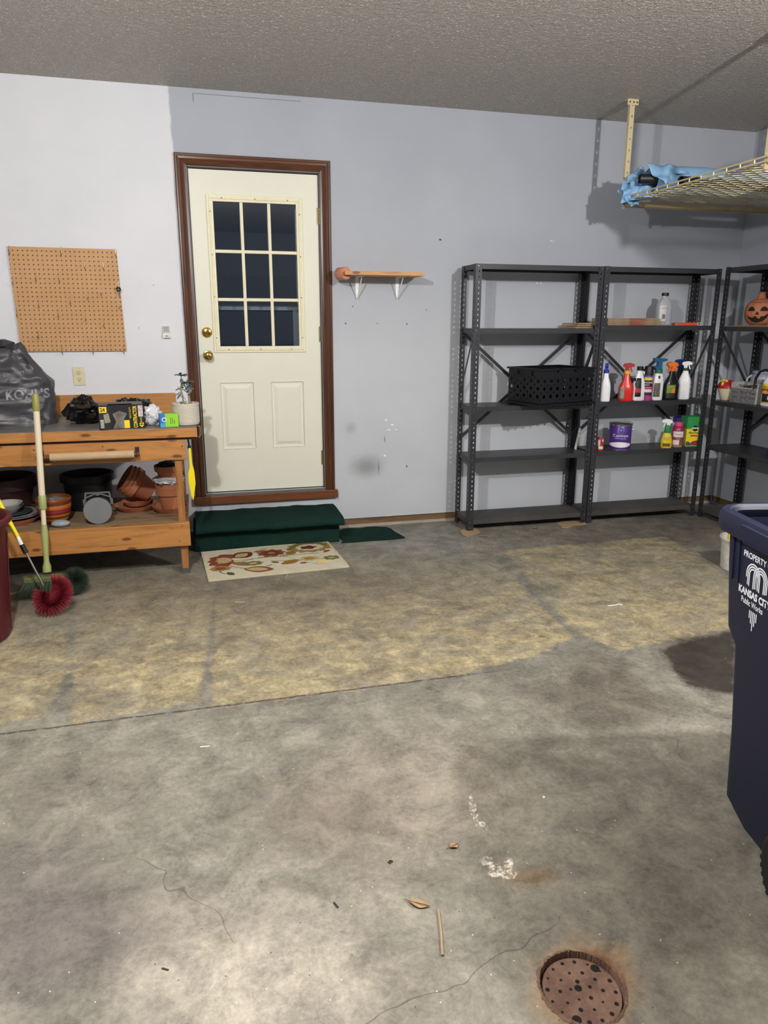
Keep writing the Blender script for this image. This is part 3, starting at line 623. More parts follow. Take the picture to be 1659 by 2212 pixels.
def unit(label, loc, rz, Wd, Dp, Ht, levels, front_holes=True):
    # front-left-bottom corner at loc, width along +x, depth along +y
    u_ = thing('metal_shelving_unit', label, 'shelving', loc, rz, 'grey steel shelving units')
    fl = .040
    for (cx, cy, sx, sy) in [(0, 0, 1, 1), (Wd, 0, -1, 1), (0, Dp, 1, -1), (Wd, Dp, -1, -1)]:
        mb = MB()
        mb.T = Matrix.Translation((cx, cy, 0)) @ Matrix.Diagonal((sx, sy, 1, 1)); flange(mb, fl, Ht)
        mb.T = Matrix.Translation((cx, cy, 0)) @ Matrix.Diagonal((sx, sy, 1, 1)) @ Matrix(((0, 1, 0, 0), (1, 0, 0, 0), (0, 0, 1, 0), (0, 0, 0, 1))); flange(mb, fl, Ht)
        bmo = mb.build('post', steel, u_, solid=.0022, recalc=False)
    for i, z in enumerate(levels):
        mb = MB(); e = .004; lip = .032
        mb.box((e, e, z-.002), (Wd-e, Dp-e, z))
        mb.box((e, e, z-lip), (Wd-e, e+.002, z-.002)); mb.box((e, Dp-e-.002, z-lip), (Wd-e, Dp-e, z-.002))
        mb.box((e, e+.002, z-lip), (e+.002, Dp-e-.002, z-.002)); mb.box((Wd-e-.002, e+.002, z-lip), (Wd-e, Dp-e-.002, z-.002))
        mb.box((e, e+.002, z-lip), (Wd-e, e+.014, z-lip+.002)); mb.box((e, Dp-e-.014, z-lip), (Wd-e, Dp-e-.002, z-lip+.002))
        mb.build('shelf', rusty if z < .2 else steel_top, u_)
    ya = Dp-.006
    for (za, zb_) in ((levels[1]-.03, levels[3]+.10),):
        mb = MB(); mb.bar((.02, ya, za), (Wd-.02, ya, zb_), .022, .003, (0, 1, 0)); mb.build('brace', steel, u_)
        mb = MB(); mb.bar((.02, ya+.003, zb_), (Wd-.02, ya+.003, za), .022, .003, (0, 1, 0)); mb.build('brace', steel, u_)
    for xx in (.004, Wd-.004):
        mb = MB(); mb.bar((xx, .02, levels[1]-.03), (xx, Dp-.02, levels[2]+.06), .018, .003, (1, 0, 0)); mb.build('brace', steel, u_)
    bm_ = None
    for cx in (.014, Wd-.014):
        for z in levels:
            if bm_ is None:
                bm_ = MB().tube([(0, 0, 0), (0, -.0036, 0)], .0048, 6).build('bolt', M('8e9094', .3, .9), u_); bm_.location = (cx, -.0014, z-.014)
            else:
                q_ = bm_.copy(); col.objects.link(q_); q_.location = (cx, -.0014, z-.014)
    return u_
SH = .008
U1 = unit('left grey steel shelving unit holding the black crate', (1.772, -.318, SH), 0, .925, .268, 1.80, [1.80, 1.392, .874, .522, .075])
U2 = unit('middle grey steel shelving unit with spray bottles and purple paint can', (2.706, -.318, .0), 0, .925, .268, 1.81, [1.808, 1.420, .892, .535, .085])
U3 = unit('grey steel shelving unit against the right wall with the clay pumpkin', (3.648, -.34, .0), -PI/2, .92, .345, 1.82, [1.815, 1.415, .888, .555, .08])
cb = M('a1896a', .85, var=.15, scale=20, name='cardboard')
def cardboard_pad(pts, z0, z1, label, grp=None):
    P = [F(u, v, z0) for u, v in pts]; o = MB().prism([(p.x, p.y) for p in P], z0, z1).build('cardboard_pad', cb, None, bevel=.001); return tag(o, label, 'cardboard')
cardboard_pad([(994, 1150), (1004, 1142), (1012, 1139), (1030, 1143), (1037, 1151), (1018, 1158), (1008, 1161), (998, 1156)], .0002, .0075, 'torn cardboard scrap under the front left foot of the left shelving unit')
cardboard_pad([(1200, 1131), (1220, 1127), (1262, 1125), (1266, 1133), (1240, 1136), (1228, 1141), (1214, 1140)], .0002, .0072, 'torn cardboard scrap under the right foot of the left shelving unit')

# ---------------- things on the shelves
Z1, Z2, Z3 = .874+SH, .892, .535
crm = M('0d0e13', 0.38, var=.15, name='crate_black')
def crate(loc, rz, Wd, Dp, Ht):
    c_ = thing('storage_crate', 'black plastic crate with round holes, overhanging the left shelving unit', 'crate', loc, rz)
    mb = MB(); r = .013; th = .004
    def wall(P, N, L):   # P: point function (s along, z, depth)
        cols = max(3, round(L/.062)); rows = 3; cw_ = L/cols; m0 = .025; ch = (Ht-.055-m0)/rows
        def quad(a, b, c__, d): 
            for dep in (0, th): mb.add([P(a, c__, dep), P(b, c__, dep), P(b, d, dep), P(a, d, dep)], [(0, 1, 2, 3)])
        quad(0, L, 0, m0); quad(0, L, Ht-.055, Ht)
        for i in range(cols):
            for j in range(rows):
                cx = (i+.5)*cw_; cz = m0+(j+.5)*ch; n = 16
                for dep in (0, th):
                    rim = [P(cx+r*math.cos(2*PI*k/n+PI/4), cz+r*math.sin(2*PI*k/n+PI/4), dep) for k in range(n)]
                    out = []
                    for k in range(n):
                        a_ = 2*PI*k/n+PI/4; ca, sa = math.cos(a_), math.sin(a_); m_ = max(abs(ca)/(cw_/2), abs(sa)/(ch/2)); out.append(P(cx+ca/m_, cz+sa/m_, dep))
                    mb.add(rim+out, [(k, (k+1) % n, n+(k+1) % n, n+k) for k in range(n)])
                ra = [P(cx+r*math.cos(2*PI*k/n+PI/4), cz+r*math.sin(2*PI*k/n+PI/4), 0) for k in range(n)]; rb = [P(cx+r*math.cos(2*PI*k/n+PI/4), cz+r*math.sin(2*PI*k/n+PI/4), th) for k in range(n)]
                mb.add(ra+rb, [(k, (k+1) % n, n+(k+1) % n, n+k) for k in range(n)])
    wall(lambda s, z, d: (s, d, z), 1, Wd); wall(lambda s, z, d: (s, Dp-d, z), 1, Wd)
    wall(lambda s, z, d: (d, s, z), 1, Dp); wall(lambda s, z, d: (Wd-d, s, z), 1, Dp)
    mb.box((0, 0, 0), (Wd, Dp, .006)); mb.build('body', crm, c_, recalc=False)
    mb = MB(); e = .012
    for (a, b) in (((-e, -e), (Wd+e, .004)), ((-e, Dp-.004), (Wd+e, Dp+e)), ((-e, .004), (.004, Dp-.004)), ((Wd-.004, .004), (Wd+e, Dp-.004))): mb.box((a[0], a[1], Ht-.012), (b[0], b[1], Ht)); 
    for k in range(1, 3):
        mb.box((Wd*k/3-.015, -e, Ht-.028), (Wd*k/3+.015, -e+.003, Ht)); 
    mb.build('rim', crm, c_, bevel=.002)
    mb = MB(); mb.box((-.012, Dp*.3, Ht-.052), (.001, Dp*.7, Ht-.046)); mb.box((-.012, Dp*.28, Ht-.052), (.001, Dp*.30, Ht-.020)); mb.box((-.012, Dp*.70, Ht-.052), (.001, Dp*.72, Ht-.020)); mb.build('handle', crm, c_)
    return c_
CR = (2.192, -.492, Z1+.024); cra = math.radians(16)
crate(CR, cra, .475, .335, .235)
tr = thing('crate_tray', 'flat black slotted tray beneath the black crate', 'tray', (CR[0], CR[1], Z1), cra)
mb = MB(); mb.box((-.018, -.018, .010), (.50, .35, .0235))
for k in range(9): mb.box((.01+k*.054, -.020, 0.0), (.022+k*.054, .348, .010))
mb.build('tray_body', crm, tr, bevel=.002)

def bottle(name, label, u, v, z, y, parts, rz=0, sc_=1.0):
    """parts: list of (part name, material, profile or callable, kwargs)"""
    p = W(u, v, y); o = thing(name, label, 'bottle', (p.x, y, z), rz); out = {}; o.scale = (1.13, 1.13, 1.04)
    for nm, mt_, fn, kw in parts:
        mb = MB()
        if callable(fn): fn(mb)
        else: mb.lathe(fn, kw.get('n', 28), kw.get('sx', 1), kw.get('sy', 1), kw.get('ex', 2), c=kw.get('c', (0, 0, 0)))
        out[nm] = mb.build(nm, mt_, o, smooth=kw.get('sm', 35), label=kw.get('label'))
    return o, out
def trigger(dx=1, h=0, s=1.0, z0=.2, tilt=0):
    # trigger-spray head on top at height z0, nozzle towards dx
    def f(mb):
        mb.prism([(-.028*s*dx, z0+.030*s), (-.020*s*dx, z0+.046*s), (.012*s*dx, z0+.052*s), (.034*s*dx, z0+.046*s), (.040*s*dx, z0+.036*s), (.036*s*dx, z0+.026*s), (.010*s*dx, z0+.024*s), (.008*s*dx, z0), (-.012*s*dx, z0), (-.013*s*dx, z0+.018*s)], -.011*s, .011*s, 'y')
        mb.prism([(.012*s*dx, z0+.026*s), (.020*s*dx, z0+.026*s), (.030*s*dx, z0-.006*s), (.024*s*dx, z0-.008*s)], -.005*s, .005*s, 'y')
    return f
wp = M('e6e8ee', .35, var=.03, name='white_plastic'); 
# white spray bottle with blue head, far left
o, q = bottle('spray_bottle', 'slim white spray bottle with a blue trigger, leftmost on the middle unit', 1305, 865, Z2, -.275, [
    ('body', wp, [(.030, 0), (.034, .004), (.034, .10), (.030, .125), (.017, .165), (.015, .195), (.013, .2)], dict(sx=.75, ex=2.8)),
    ('collar', M('24369a', .4), [(.017, .193), (.017, .212), (.013, .216)], {}), ('trigger_head', M('2238a8', .4), trigger(1, 0, .9, .212), {})], rz=1.0)
# red spray bottle
o, q = bottle('spray_bottle', 'red spray bottle with dark red trigger and yellow collar', 1350, 864, Z2, -.27, [
    ('body', M('cf2a22', .3, var=.05), [(.042, 0), (.046, .005), (.046, .085), (.040, .112), (.022, .145), (.018, .185), (.015, .19)], dict(sy=.7, ex=2.8)),
    ('collar', M('e2b32c', .4), [(.0195, .184), (.0195, .205), (.015, .208)], {}), ('trigger_head', M('a11c20', .4), trigger(1, 0, 1.05, .205), {})], rz=-.45)
bv = bvh_of(q['body'])
patch('paper_label', M('8f8a7c', .5, var=.4, scale=60), q['body'], bv, -.042, -.012, .012, .095, d=(0, 1, 0))
# white jug with handle and black cap
def jug_body(mb):
    mb.lathe([(.040, 0), (.044, .005), (.044, .07), (.040, .12), (.034, .165), (.018, .195), (.016, .21)], 28, 1, .62, 2.8)
def jug_handle(mb): mb.tube([(.018, 0, .196), (.032, 0, .192), (.046, 0, .165), (.051, 0, .12), (.047, 0, .085)], [.008, .009, .010, .010, .010], 10)
o, q = bottle('bleach_jug', 'white handled jug with black cap and black and red label', 1377, 864, Z2, -.27, [
    ('body', wp, [(.038, 0), (.043, .005), (.043, .085), (.036, .13), (.022, .180), (.016, .20), (.016, .212)], dict(sy=.62, ex=2.6)), ('handle', wp, jug_handle, {}),
    ('cap', BLACK, [(.020, .208), (.020, .232), (.018, .234)], {})])
bv = bvh_of(q['body']); patch('paper_label', M('1b1b1e', .5), q['body'], bv, -.036, .002, .028, .155, d=(0, 1, 0))
patch('label_band', M('b5333a', .5), q['body'], bv, -.035, .001, .055, .085, off=.0014)
# aerosol can with pink and black sleeve
o, q = bottle('aerosol_can', 'black-capped aerosol can with pink, white and yellow label', 1396, 866, Z2, -.28, [
    ('can', M('9c3c78', .4), [(.030, 0), (.031, .004), (.031, .165), (.029, .172)], {}), ('cap', BLACK, [(.029, .172), (.029, .225), (.025, .235), (.012, .237)], {})], rz=-.5)
bv = bvh_of(q['can'])
for a_, b_, c_ in ((.038, .058, '222226'), (.058, .078, 'd9d4cf'), (.078, .098, 'c04a80'), (.098, .140, '18181c'), (.140, .160, 'd6ca4c'), (.160, .170, '3c56a4')):
    patch('label_band', M(c_, .5), q['can'], bv, -.029, .029, a_, b_, off=.0006)
text('HOME', .018, WHITE, q['can'], (-.024, -.06, .118), (1, 0, 0), (0, 0, 1), bvh=bv, off=.001); text('SPRAY', .012, WHITE, q['can'], (-.024, -.06, .104), (1, 0, 0), (0, 0, 1), bvh=bv, off=.001)
# white hose-end bottle
def hose_head(mb):
    mb.prism([(-.020, .205), (-.036, .222), (-.030, .236), (-.016, .228), (-.012, .262), (-.040, .268), (-.042, .290), (.014, .288), (.050, .285), (.050, .272), (.014, .262), (.016, .205)], -.013, .013, 'y')
o, q = bottle('hose_end_sprayer', 'white handled bottle with a green and blue hose sprayer head', 1417, 862, Z2, -.275, [
    ('body', wp, [(.032, 0), (.036, .005), (.036, .11), (.034, .15), (.027, .178), (.020, .19), (.020, .205)], dict(sy=.75, ex=3)),
    ('collar', M('1f6b4c', .4), [(.024, .186), (.024, .212), (.018, .216)], {}), ('sprayer_head', M('235a86', .4), hose_head, {})])
bv = bvh_of(q['body']); patch('paper_label', M('6a5f5a', .5, var=.4, scale=60), q['body'], bv, -.034, .004, .025, .12)
patch('grip_hole', M('5b2722', .5), q['body'], bv, -.014, .000, .150, .170)
# black spray bottle with orange head
o, q = bottle('spray_bottle', 'black spray bottle with bright orange trigger and green label', 1447, 862, Z2, -.265, [
    ('body', M('15161a', .25, name='black_gloss'), [(.048, 0), (.052, .005), (.052, .10), (.044, .130), (.020, .175), (.016, .200), (.014, .205)], dict(sy=.6, ex=2.8)),
    ('trigger_head', M('e8772a', .4), trigger(-1, 0, 1.15, .203), {}), ('collar', M('d96a24', .4), [(.018, .198), (.018, .212), (.014, .215)], {})])
bv = bvh_of(q['body']); patch('paper_label', M('6f8a35', .5, var=.3, scale=50), q['body'], bv, -.050, .012, .045, .105); patch('label_band', M('d98534', .5), q['body'], bv, -.018, .010, .046, .080, off=.0012)
patch('label_band', M('23281e', .5), q['body'], bv, -.050, .012, .010, .043, off=.0008); text('HOME', .017, M('d9c23c', .5), q['body'], (-.046, -.06, .085), (1, 0, 0), (0, 0, 1), bvh=bv, off=.0016)
# white spray bottle, white head
o, q = bottle('spray_bottle', 'white spray bottle with white trigger and dark collar, rightmost in its row', 1475, 861, Z2, -.26, [
    ('body', wp, [(.034, 0), (.038, .005), (.038, .125), (.034, .145), (.019, .185), (.015, .203)], dict(sy=.8, ex=3)),
    ('collar', M('20402f', .4), [(.017, .200), (.017, .216), (.013, .219)], {}), ('trigger_head', wp, trigger(-1, 0, .95, .216), {})], rz=2.4)
# the small blue head of a bottle behind it
o, q = bottle('spray_bottle', 'dark bottle with a navy trigger half hidden behind the rightmost white spray bottle', 1464, 850, Z2, -.15, [
    ('body', M('1f2026', .35), [(.034, 0), (.036, .004), (.036, .13), (.018, .19), (.014, .21)], dict(ex=2.6)), ('trigger_head', M('1d2c66', .4), trigger(-1, 0, 1.0, .222), {}), ('collar', M('1d2c66', .4), [(.017, .205), (.016, .226)], {})])

# lower row on the middle unit
p = W(1337, 968, -.235)
pc = thing('paint_can', 'purple gallon paint can with silver lid', 'paint can', (p.x, -.235, Z3), -.5)
purple = M('4a2c80', .35, var=.06); tin = M('a8a9ac', .25, .9, var=.08)
body = MB().lathe([(.078, 0), (.080, .004), (.080, .176), (.077, .180)], 40).build('can_body', purple, pc, smooth=40)
MB().lathe([(.079, -.0), (.0825, .001), (.0825, .006), (.079, .008)], 40, capb=False, capt=False).build('bottom_rim', tin, pc, smooth=40)
MB().lathe([(.080, .176), (.083, .177), (.083, .186), (.079, .187), (.074, .182), (.070, .183), (.066, .188), (.01, .188)], 40, capb=False).build('lid', tin, pc, smooth=40)
mb = MB(); mb.tube([(.083*math.cos(a_), .083*math.sin(a_)-.004, .190+.006*math.sin(a_*1.0)) for a_ in [PI*k/14-PI/2 for k in range(15)]], .0018, 6); mb.tube([(-.083*math.cos(a_), .083*math.sin(a_)-.004, .190) for a_ in [PI*k/14-PI/2 for k in range(15)]], .0018, 6)
for s_ in (-1, 1): mb.tube([(s_*.080, 0, .145), (s_*.088, 0, .145)], .008, 10)
mb.build('bail_handle', tin, pc)
bv = bvh_of(body); wl_ = M('e4e2ec', .5)
t_ = text('Captivate', .0285, wl_, body, (0, -.1, .098), (1, 0, 0), (0, 0, 1), bvh=bv, align='CENTER', name='lettering')
text('interior acrylic latex', .010, wl_, body, (0, -.1, .083), (1, 0, 0), (0, 0, 1), bvh=bv, align='CENTER')
patch('label_badge', M('3a49b0', .5), body, bv, -.013, .013, .132, .164); text('a', .02, wl_, body, (0, -.1, .142), (1, 0, 0), (0, 0, 1), bvh=bv, off=.0014, align='CENTER')
mb = MB()
def lens(a, b):
    xx = -.072+.144*a; hh_ = .020*(1-(xx/.075)**2)**.5 if abs(xx) < .075 else 0; p_ = Vector((xx, -.2, .040+hh_*(2*b-1))); h_ = bv.ray_cast(p_, Vector((0, 1, 0))); return h_[0]-Vector((0, .0008, 0)) if h_[0] else p_
mb.grid(24, 3, lens); mb.build('label_oval', wl_, body, smooth='full', recalc=False)
rc = thing('tin_can', 'small red and white tin beside the purple paint can', 'can', (W(1295, 970, -.27).x, -.27, Z3))
rb = MB().lathe([(.024, 0), (.025, .003), (.025, .094), (.024, .098)], 24, capt=True).build('can_body', M('b7302a', .35), rc, smooth=40); bv = bvh_of(rb)
patch('label_band', M('ddd5cb', .5), rb, bv, -.022, .022, .012, .034); patch('label_badge', M('d9dee0', .5), rb, bv, .002, .018, .066, .084, off=.001); patch('label_stripe', M('e0d2c8', .5), rb, bv, -.024, -.012, .034, .08, off=.0007)
MB().lathe([(.0245, .096), (.026, .098), (.026, .102), (.022, .102)], 24).build('lid', tin, rc)
# yellow and green spray bottle
o, q = bottle('spray_bottle', 'yellow plant food sprayer with green collar and white trigger', 1438, 968, Z3, -.28, [
    ('body', M('d8bf23', .35, var=.06), [(.032, 0), (.036, .006), (.035, .05), (.027, .09), (.020, .110)], dict(sy=.6)),
    ('shoulder', M('1f8a45', .4), [(.020, .108), (.022, .112), (.018, .145), (.016, .165)], dict(sy=.8)), ('trigger_head', wp, trigger(-1, 0, 1.0, .156), {})], rz=-.5)
bv = bvh_of(q['body']); patch('label_picture', M('6b4a22', .5, var=.5, scale=90), q['body'], bv, -.024, .022, .012, .034); text('PLANT', .011, M('1c3d24'), q['body'], (0, -.06, .07), (1, 0, 0), (0, 0, 1), bvh=bv, align='CENTER'); text('FOOD', .011, M('1c3d24'), q['body'], (0, -.06, .057), (1, 0, 0), (0, 0, 1), bvh=bv, align='CENTER')
# pink shaker bottle
o, q = bottle('shaker_bottle', 'pink-capped granule bottle with white label between yellow sprayer and green box', 1461, 966, Z3, -.275, [
    ('body', M('8f2a4c', .35, var=.06), [(.036, 0), (.040, .005), (.040, .125), (.036, .142), (.026, .155)], {}), ('cap', M('c24a73', .4), [(.026, .153), (.028, .156), (.027, .180), (.024, .183)], {})], rz=-.5)
bv = bvh_of(q['body'])
patch('paper_label', M('ddd3d2', .5), q['body'], bv, -.038, .038, .075, .118); patch('paper_label', M('d8cfca', .5), q['body'], bv, -.038, .038, .020, .056, off=.0006); patch('granule_window', M('8a7d62', .7, var=.4, scale=200), q['body'], bv, -.038, .038, .002, .017)
text('Flower', .013, M('7c2340'), q['body'], (0, -.07, .094), (1, 0, 0), (0, 0, 1), bvh=bv, off=.0015, align='CENTER'); text('Food', .011, M('e8dce0'), q['body'], (0, -.07, .062), (1, 0, 0), (0, 0, 1), bvh=bv, off=.0015, align='CENTER'); patch('label_picture', M('7a5a4a', .6, var=.5, scale=90), q['body'], bv, .008, .036, .022, .060, off=.0012)
# purple-capped bottle behind
o, q = bottle('shaker_bottle', 'bottle with broad purple cap standing behind the pink-capped bottle', 1462, 950, Z3, -.15, [
    ('body', M('d9d7dc', .4), [(.038, 0), (.042, .005), (.042, .150), (.036, .165)], {}), ('cap', M('2d237a', .4), [(.037, .163), (.038, .195), (.035, .199)], {})])
# plant food box
gb = thing('plant_food_box', 'green and yellow cardboard box of plant food on the middle unit', 'box', (W(1494, 966, -.25).x-.022, -.245, Z3), math.radians(-8))
mb = MB(); bw, bh, bd = .058, .225, .05
mb.mat = 0; mb.box((-bw, -bd, bh*.60), (bw, bd, bh)); mb.mat = 1; mb.box((-bw, -bd, bh*.04), (bw, bd, bh*.60)); mb.mat = 0; mb.box((-bw, -bd, 0), (bw, bd, bh*.04))
gbb = mb.build('carton', [M('2c8f4a', .5, var=.05), M('e6d32e', .5, var=.05)], gb)
def dec(mb, n_, pts, y, mat, par): MB().prism(pts, y-.0006, y, 'y').build(n_, mat, par)
dec(None, 'label_badge', [(.008+.022*math.cos(2*PI*k/24), bh*.62+.022*math.sin(2*PI*k/24)) for k in range(24)], -bd, M('17171a'), gb); dec(None, 'label_band', [(-.026, bh*.60), (.040, bh*.60), (.040, bh*.65), (-.020, bh*.65)][0:4], -bd-.0008, M('e8e8e4'), gb)
text('Miracle-Gro', .0115, M('1b3a24'), gb, (-.024, -bd-.0017, bh*.61), (1, 0, 0), (0, 0, 1), sx=.85)
text('Plant Food', .022, M('23341c'), gb, (-.042, -bd-.0008, bh*.44), (1, 0, 0), (0, 0, 1), sx=.9, bold=.0004); text('All Purpose', .011, M('23341c'), gb, (-.025, -bd-.0008, bh*.535), (1, 0, 0), (0, 0, 1))
dec(None, 'label_band', [(-.026, bh*.345), (.030, bh*.345), (.030, bh*.40), (-.026, bh*.40)], -bd, M('c0482c'), gb)
dec(None, 'label_picture', [(-.056, bh*.05), (.052, bh*.05), (.052, bh*.16), (.03, bh*.22), (.0, bh*.19), (-.02, bh*.13), (-.05, bh*.17)], -bd, M('a3283a', .6, var=.5, scale=90), gb)
dec(None, 'label_band', [(-.056, bh*.05), (-.02, bh*.05), (-.02, bh*.12), (-.04, bh*.19), (-.056, bh*.17)], -bd-.0008, M('54407c', .6, var=.5, scale=90), gb)
# thin sticks between the two units
for k, (u, v0, v1, z0, c_, lb) in enumerate([(1283, 865, 768, .893, 'd8cfa6', 'pale wooden stick standing between the two shelving units on the crate level'), (1266, 968, 925, .536, 'c9cdc9', 'slim pale tube leaning between the shelving units beside the red tin')]):
    p = W(u, v0, -.20); o = MB().box((-.009, -.004, 0), (.009, .004, .315 if k == 0 else .16)).build('stir_stick', M(c_, .7), None, bevel=.001)
    o.location = (2.665 if k else 2.757, -.16 if k else -.20, (Z3 if k else Z2)); o.location.z = (.522+SH if k else Z2); o.rotation_euler = (-.08 if k else 0, .04 if k == 0 else .22, 0); tag(o, lb, 'stick')
# stack of flat cardboard boxes reaching across both units, top open level
for k in range(4):
    a = W(1292+k*1.5, 700, -.29); mb = MB(); x0_, x1_ = 2.765+.004*k, 3.205-.003*k
    o = thing('flattened_box', ['bottom', 'second from bottom', 'second from top', 'top'][k]+' flattened brown carton of the stack on the middle shelving unit', 'box', (2.985, -.18, 1.421+k*.0125), math.radians([.4, -1, .6, -.4][k]), 'flattened cartons on the middle unit')
    mb.box((-.215, -.115, .0005), (.215, .105, .0055)); mb.box((-.215, -.115, .0065), (.215-.006*k, .105, .0115)); mb.build('panel', cb, o, bevel=.0015)
    mb = MB(); mb.box((-.05, -.1158, .001), (.075, -.115, .0045)); mb.box((-.04, -.1158, .007), (.09, -.115, .0105)); mb.build('print', M('a4503c', .8, var=.5, scale=120), o)
o = thing('flattened_box', 'small brown carton end lying on the left shelving unit near the post', 'box', (2.60, -.17, 1.392+SH), .1)
mb = MB()
for k in range(3): mb.box((-.075+.012*k, -.10, .001+k*.013), (.070, .10, .011+k*.013))
mb.build('panel', cb, o, bevel=.0015)
# clear-grey quart bottle
p = W(1433, 700, -.235)
o, q = bottle('oil_bottle', 'clear grey plastic quart bottle with black cap behind the flattened cartons', 1431, 700, 1.421, -.19, [
    ('body', M('a9acb4', .25, var=.1), [(.044, 0), (.050, .005), (.050, .125), (.046, .150), (.026, .178), (.019, .185), (.019, .200)], dict(sy=.62, ex=3)), ('cap', BLACK, [(.022, .198), (.022, .216), (.020, .218)], {})])
bv = bvh_of(q['body']); patch('paper_label', M('d2d2d4', .5), q['body'], bv, -.046, .000, .020, .135); text('AUTO', .016, M('55565c'), q['body'], (-.040, -.07, .11), (1, 0, 0), (0, 0, 1), bvh=bv, off=.0014); patch('label_band', M('77777c', .5, var=.5, scale=200), q['body'], bv, -.030, -.008, .045, .075, off=.0013)
# orange flat carton
og = thing('orange_carton', 'flat orange carton with white end on the middle shelving unit', 'box', (3.455, -.24, 1.421), math.radians(2))
mb = MB(); mb.mat = 0; mb.box((-.085, -.03, 0), (.060, .05, .020)); mb.mat = 1; mb.box((.060, -.03, 0), (.088, .05, .020)); mb.mat = 2; mb.prism([(-.085, -.03), (-.085, .05), (-.118, .03), (-.118, -.01)], 0, .018)
mb.build('carton', [M('d9532e', .5), M('d5ccc6', .5), M('9a4a3a', .5)], og, bevel=.001)
MB().box((.066, -.0306, .003), (.082, -.03, .017)).build('barcode', M('55555a', .5, var=.8, scale=400), og)

# things on the right-wall unit (its shelves run along y)
p = X(1634, 694, 3.82)
jk = thing('clay_pumpkin', 'terracotta jack-o-lantern with lid and carved grin on the right unit', 'pumpkin', (3.835, -.50, 1.426), math.radians(28))
terra = M('a8684a', .75, var=.14, scale=18, name='terracotta', bump=.2); dark = M('15100e', .9, var=0)
def pump(z0, z1, mb, n=40, R=.098):
    prof = []
    vs_ = []
    m = 14; zz = [z0+(z1-z0)*i/m for i in range(m+1)]
    for z in zz:
        q_ = (z-.085)/.098; r = R*max(0.05, 1-abs(q_)**2.4)**.5
        for k in range(n*2):
            a_ = PI*k/n; rr = r*(1-.035*abs(math.cos(a_*4.5))**6); vs_.append((rr*math.cos(a_), rr*math.sin(a_), z))
    N = n*2; mb.add(vs_, [(i*N+k, i*N+(k+1) % N, (i+1)*N+(k+1) % N, (i+1)*N+k) for i in range(m) for k in range(N)]+[tuple(range(N)), tuple(range(m*N, m*N+N))])
mb = MB(); pump(0.0, .150, mb); jb = mb.build('shell', terra, jk, smooth=50)
mb = MB(); pump(.152, .182, mb); mb.lathe([(.035, .176), (.026, .19), (.022, .215), (.026, .222)], 14, c=(0, 0, 0)); mb.build('lid', terra, jk, smooth=50)
bv = bvh_of(jb)
def carve(pts, nm):
    # carved openings, drawn on the front of the shell and pushed slightly inward all round
    bm_ = bmesh.new(); vs_ = [bm_.verts.new((a, 0, b)) for a, b in pts]; bm_.faces.new(vs_); bmesh.ops.triangulate(bm_, faces=bm_.faces[:]); bmesh.ops.subdivide_edges(bm_, edges=bm_.edges[:], cuts=2)
    for v in bm_.verts:
        h_ = bv.ray_cast(Vector((v.co.x, -.4, v.co.z)), Vector((0, 1, 0))); v.co = (h_[0]-Vector((0, .0035, 0))) if h_[0] else v.co
    me_ = bpy.data.meshes.new(nm); bm_.to_mesh(me_); bm_.free(); me_.materials.append(dark); o_ = bpy.data.objects.new(nm, me_); col.objects.link(o_); o_.parent = jk
for s_ in (-1, 1): carve([(s_*.040+.023*math.cos(a_), .094+.030*math.sin(a_)) for a_ in [PI*k/8 for k in range(9)]], 'eye_opening')
carve([(-.013, .070), (.013, .070), (0, .092)], 'nose_opening')
carve([(-.068, .068), (-.045, .052), (-.022, .050), (-.018, .060), (-.002, .058), (.000, .046), (.020, .044), (.022, .056), (.045, .060), (.070, .082), (.060, .050), (.036, .026), (.0, .016), (-.034, .026), (-.056, .044)], 'mouth_opening')
jk.rotation_euler = (0, 0, math.radians(-50))
for k in range(3):
    o = thing('flattened_box', ['lowest', 'middle', 'topmost'][k]+' of the brown flattened cartons under the clay pumpkin', 'box', (3.84, -.68, 1.4152+k*.0035), math.radians([0, 1.5, -1][k]), 'flattened cartons under the clay pumpkin')
    MB().box((-.145+.02*k, -.30, 0.0002), (.12, .30, .0032)).build('panel', [cb, M('8d5a44', .8), cb][k], o)
# red and white strawberry jar
sj = thing('strawberry_jar', 'cream ceramic jar with glossy red lid and yellow flower on the right unit', 'jar', (3.735, -.385, .889), 0)
mb = MB(); mb.lathe([(.030, 0), (.036, .004), (.048, .040), (.060, .075), (.064, .088), (.060, .092)], 24); jbody = mb.build('jar_body', M('cfc8ae', .35, var=.12, scale=60, bump=.4), sj, smooth=40)
mb = MB(); mb.lathe([(.064, .088), (.068, .092), (.062, .115), (.045, .138), (.020, .148), (.004, .149)], 24); mb.build('jar_lid', M('a3202c', .18, var=.1), sj, smooth=40)
mb = MB()
for k in range(5): mb.ball((-.035+.016*math.cos(k*1.26), -.01+.016*math.sin(k*1.26), .142+.006*(k % 2)), .012, 8, 6)
mb.ball((-.052, -.015, .118), .012, 8, 6, (1, 1, 1.8)); mb.build('flower_knob', M('c9b44e', .35), sj, smooth=True)
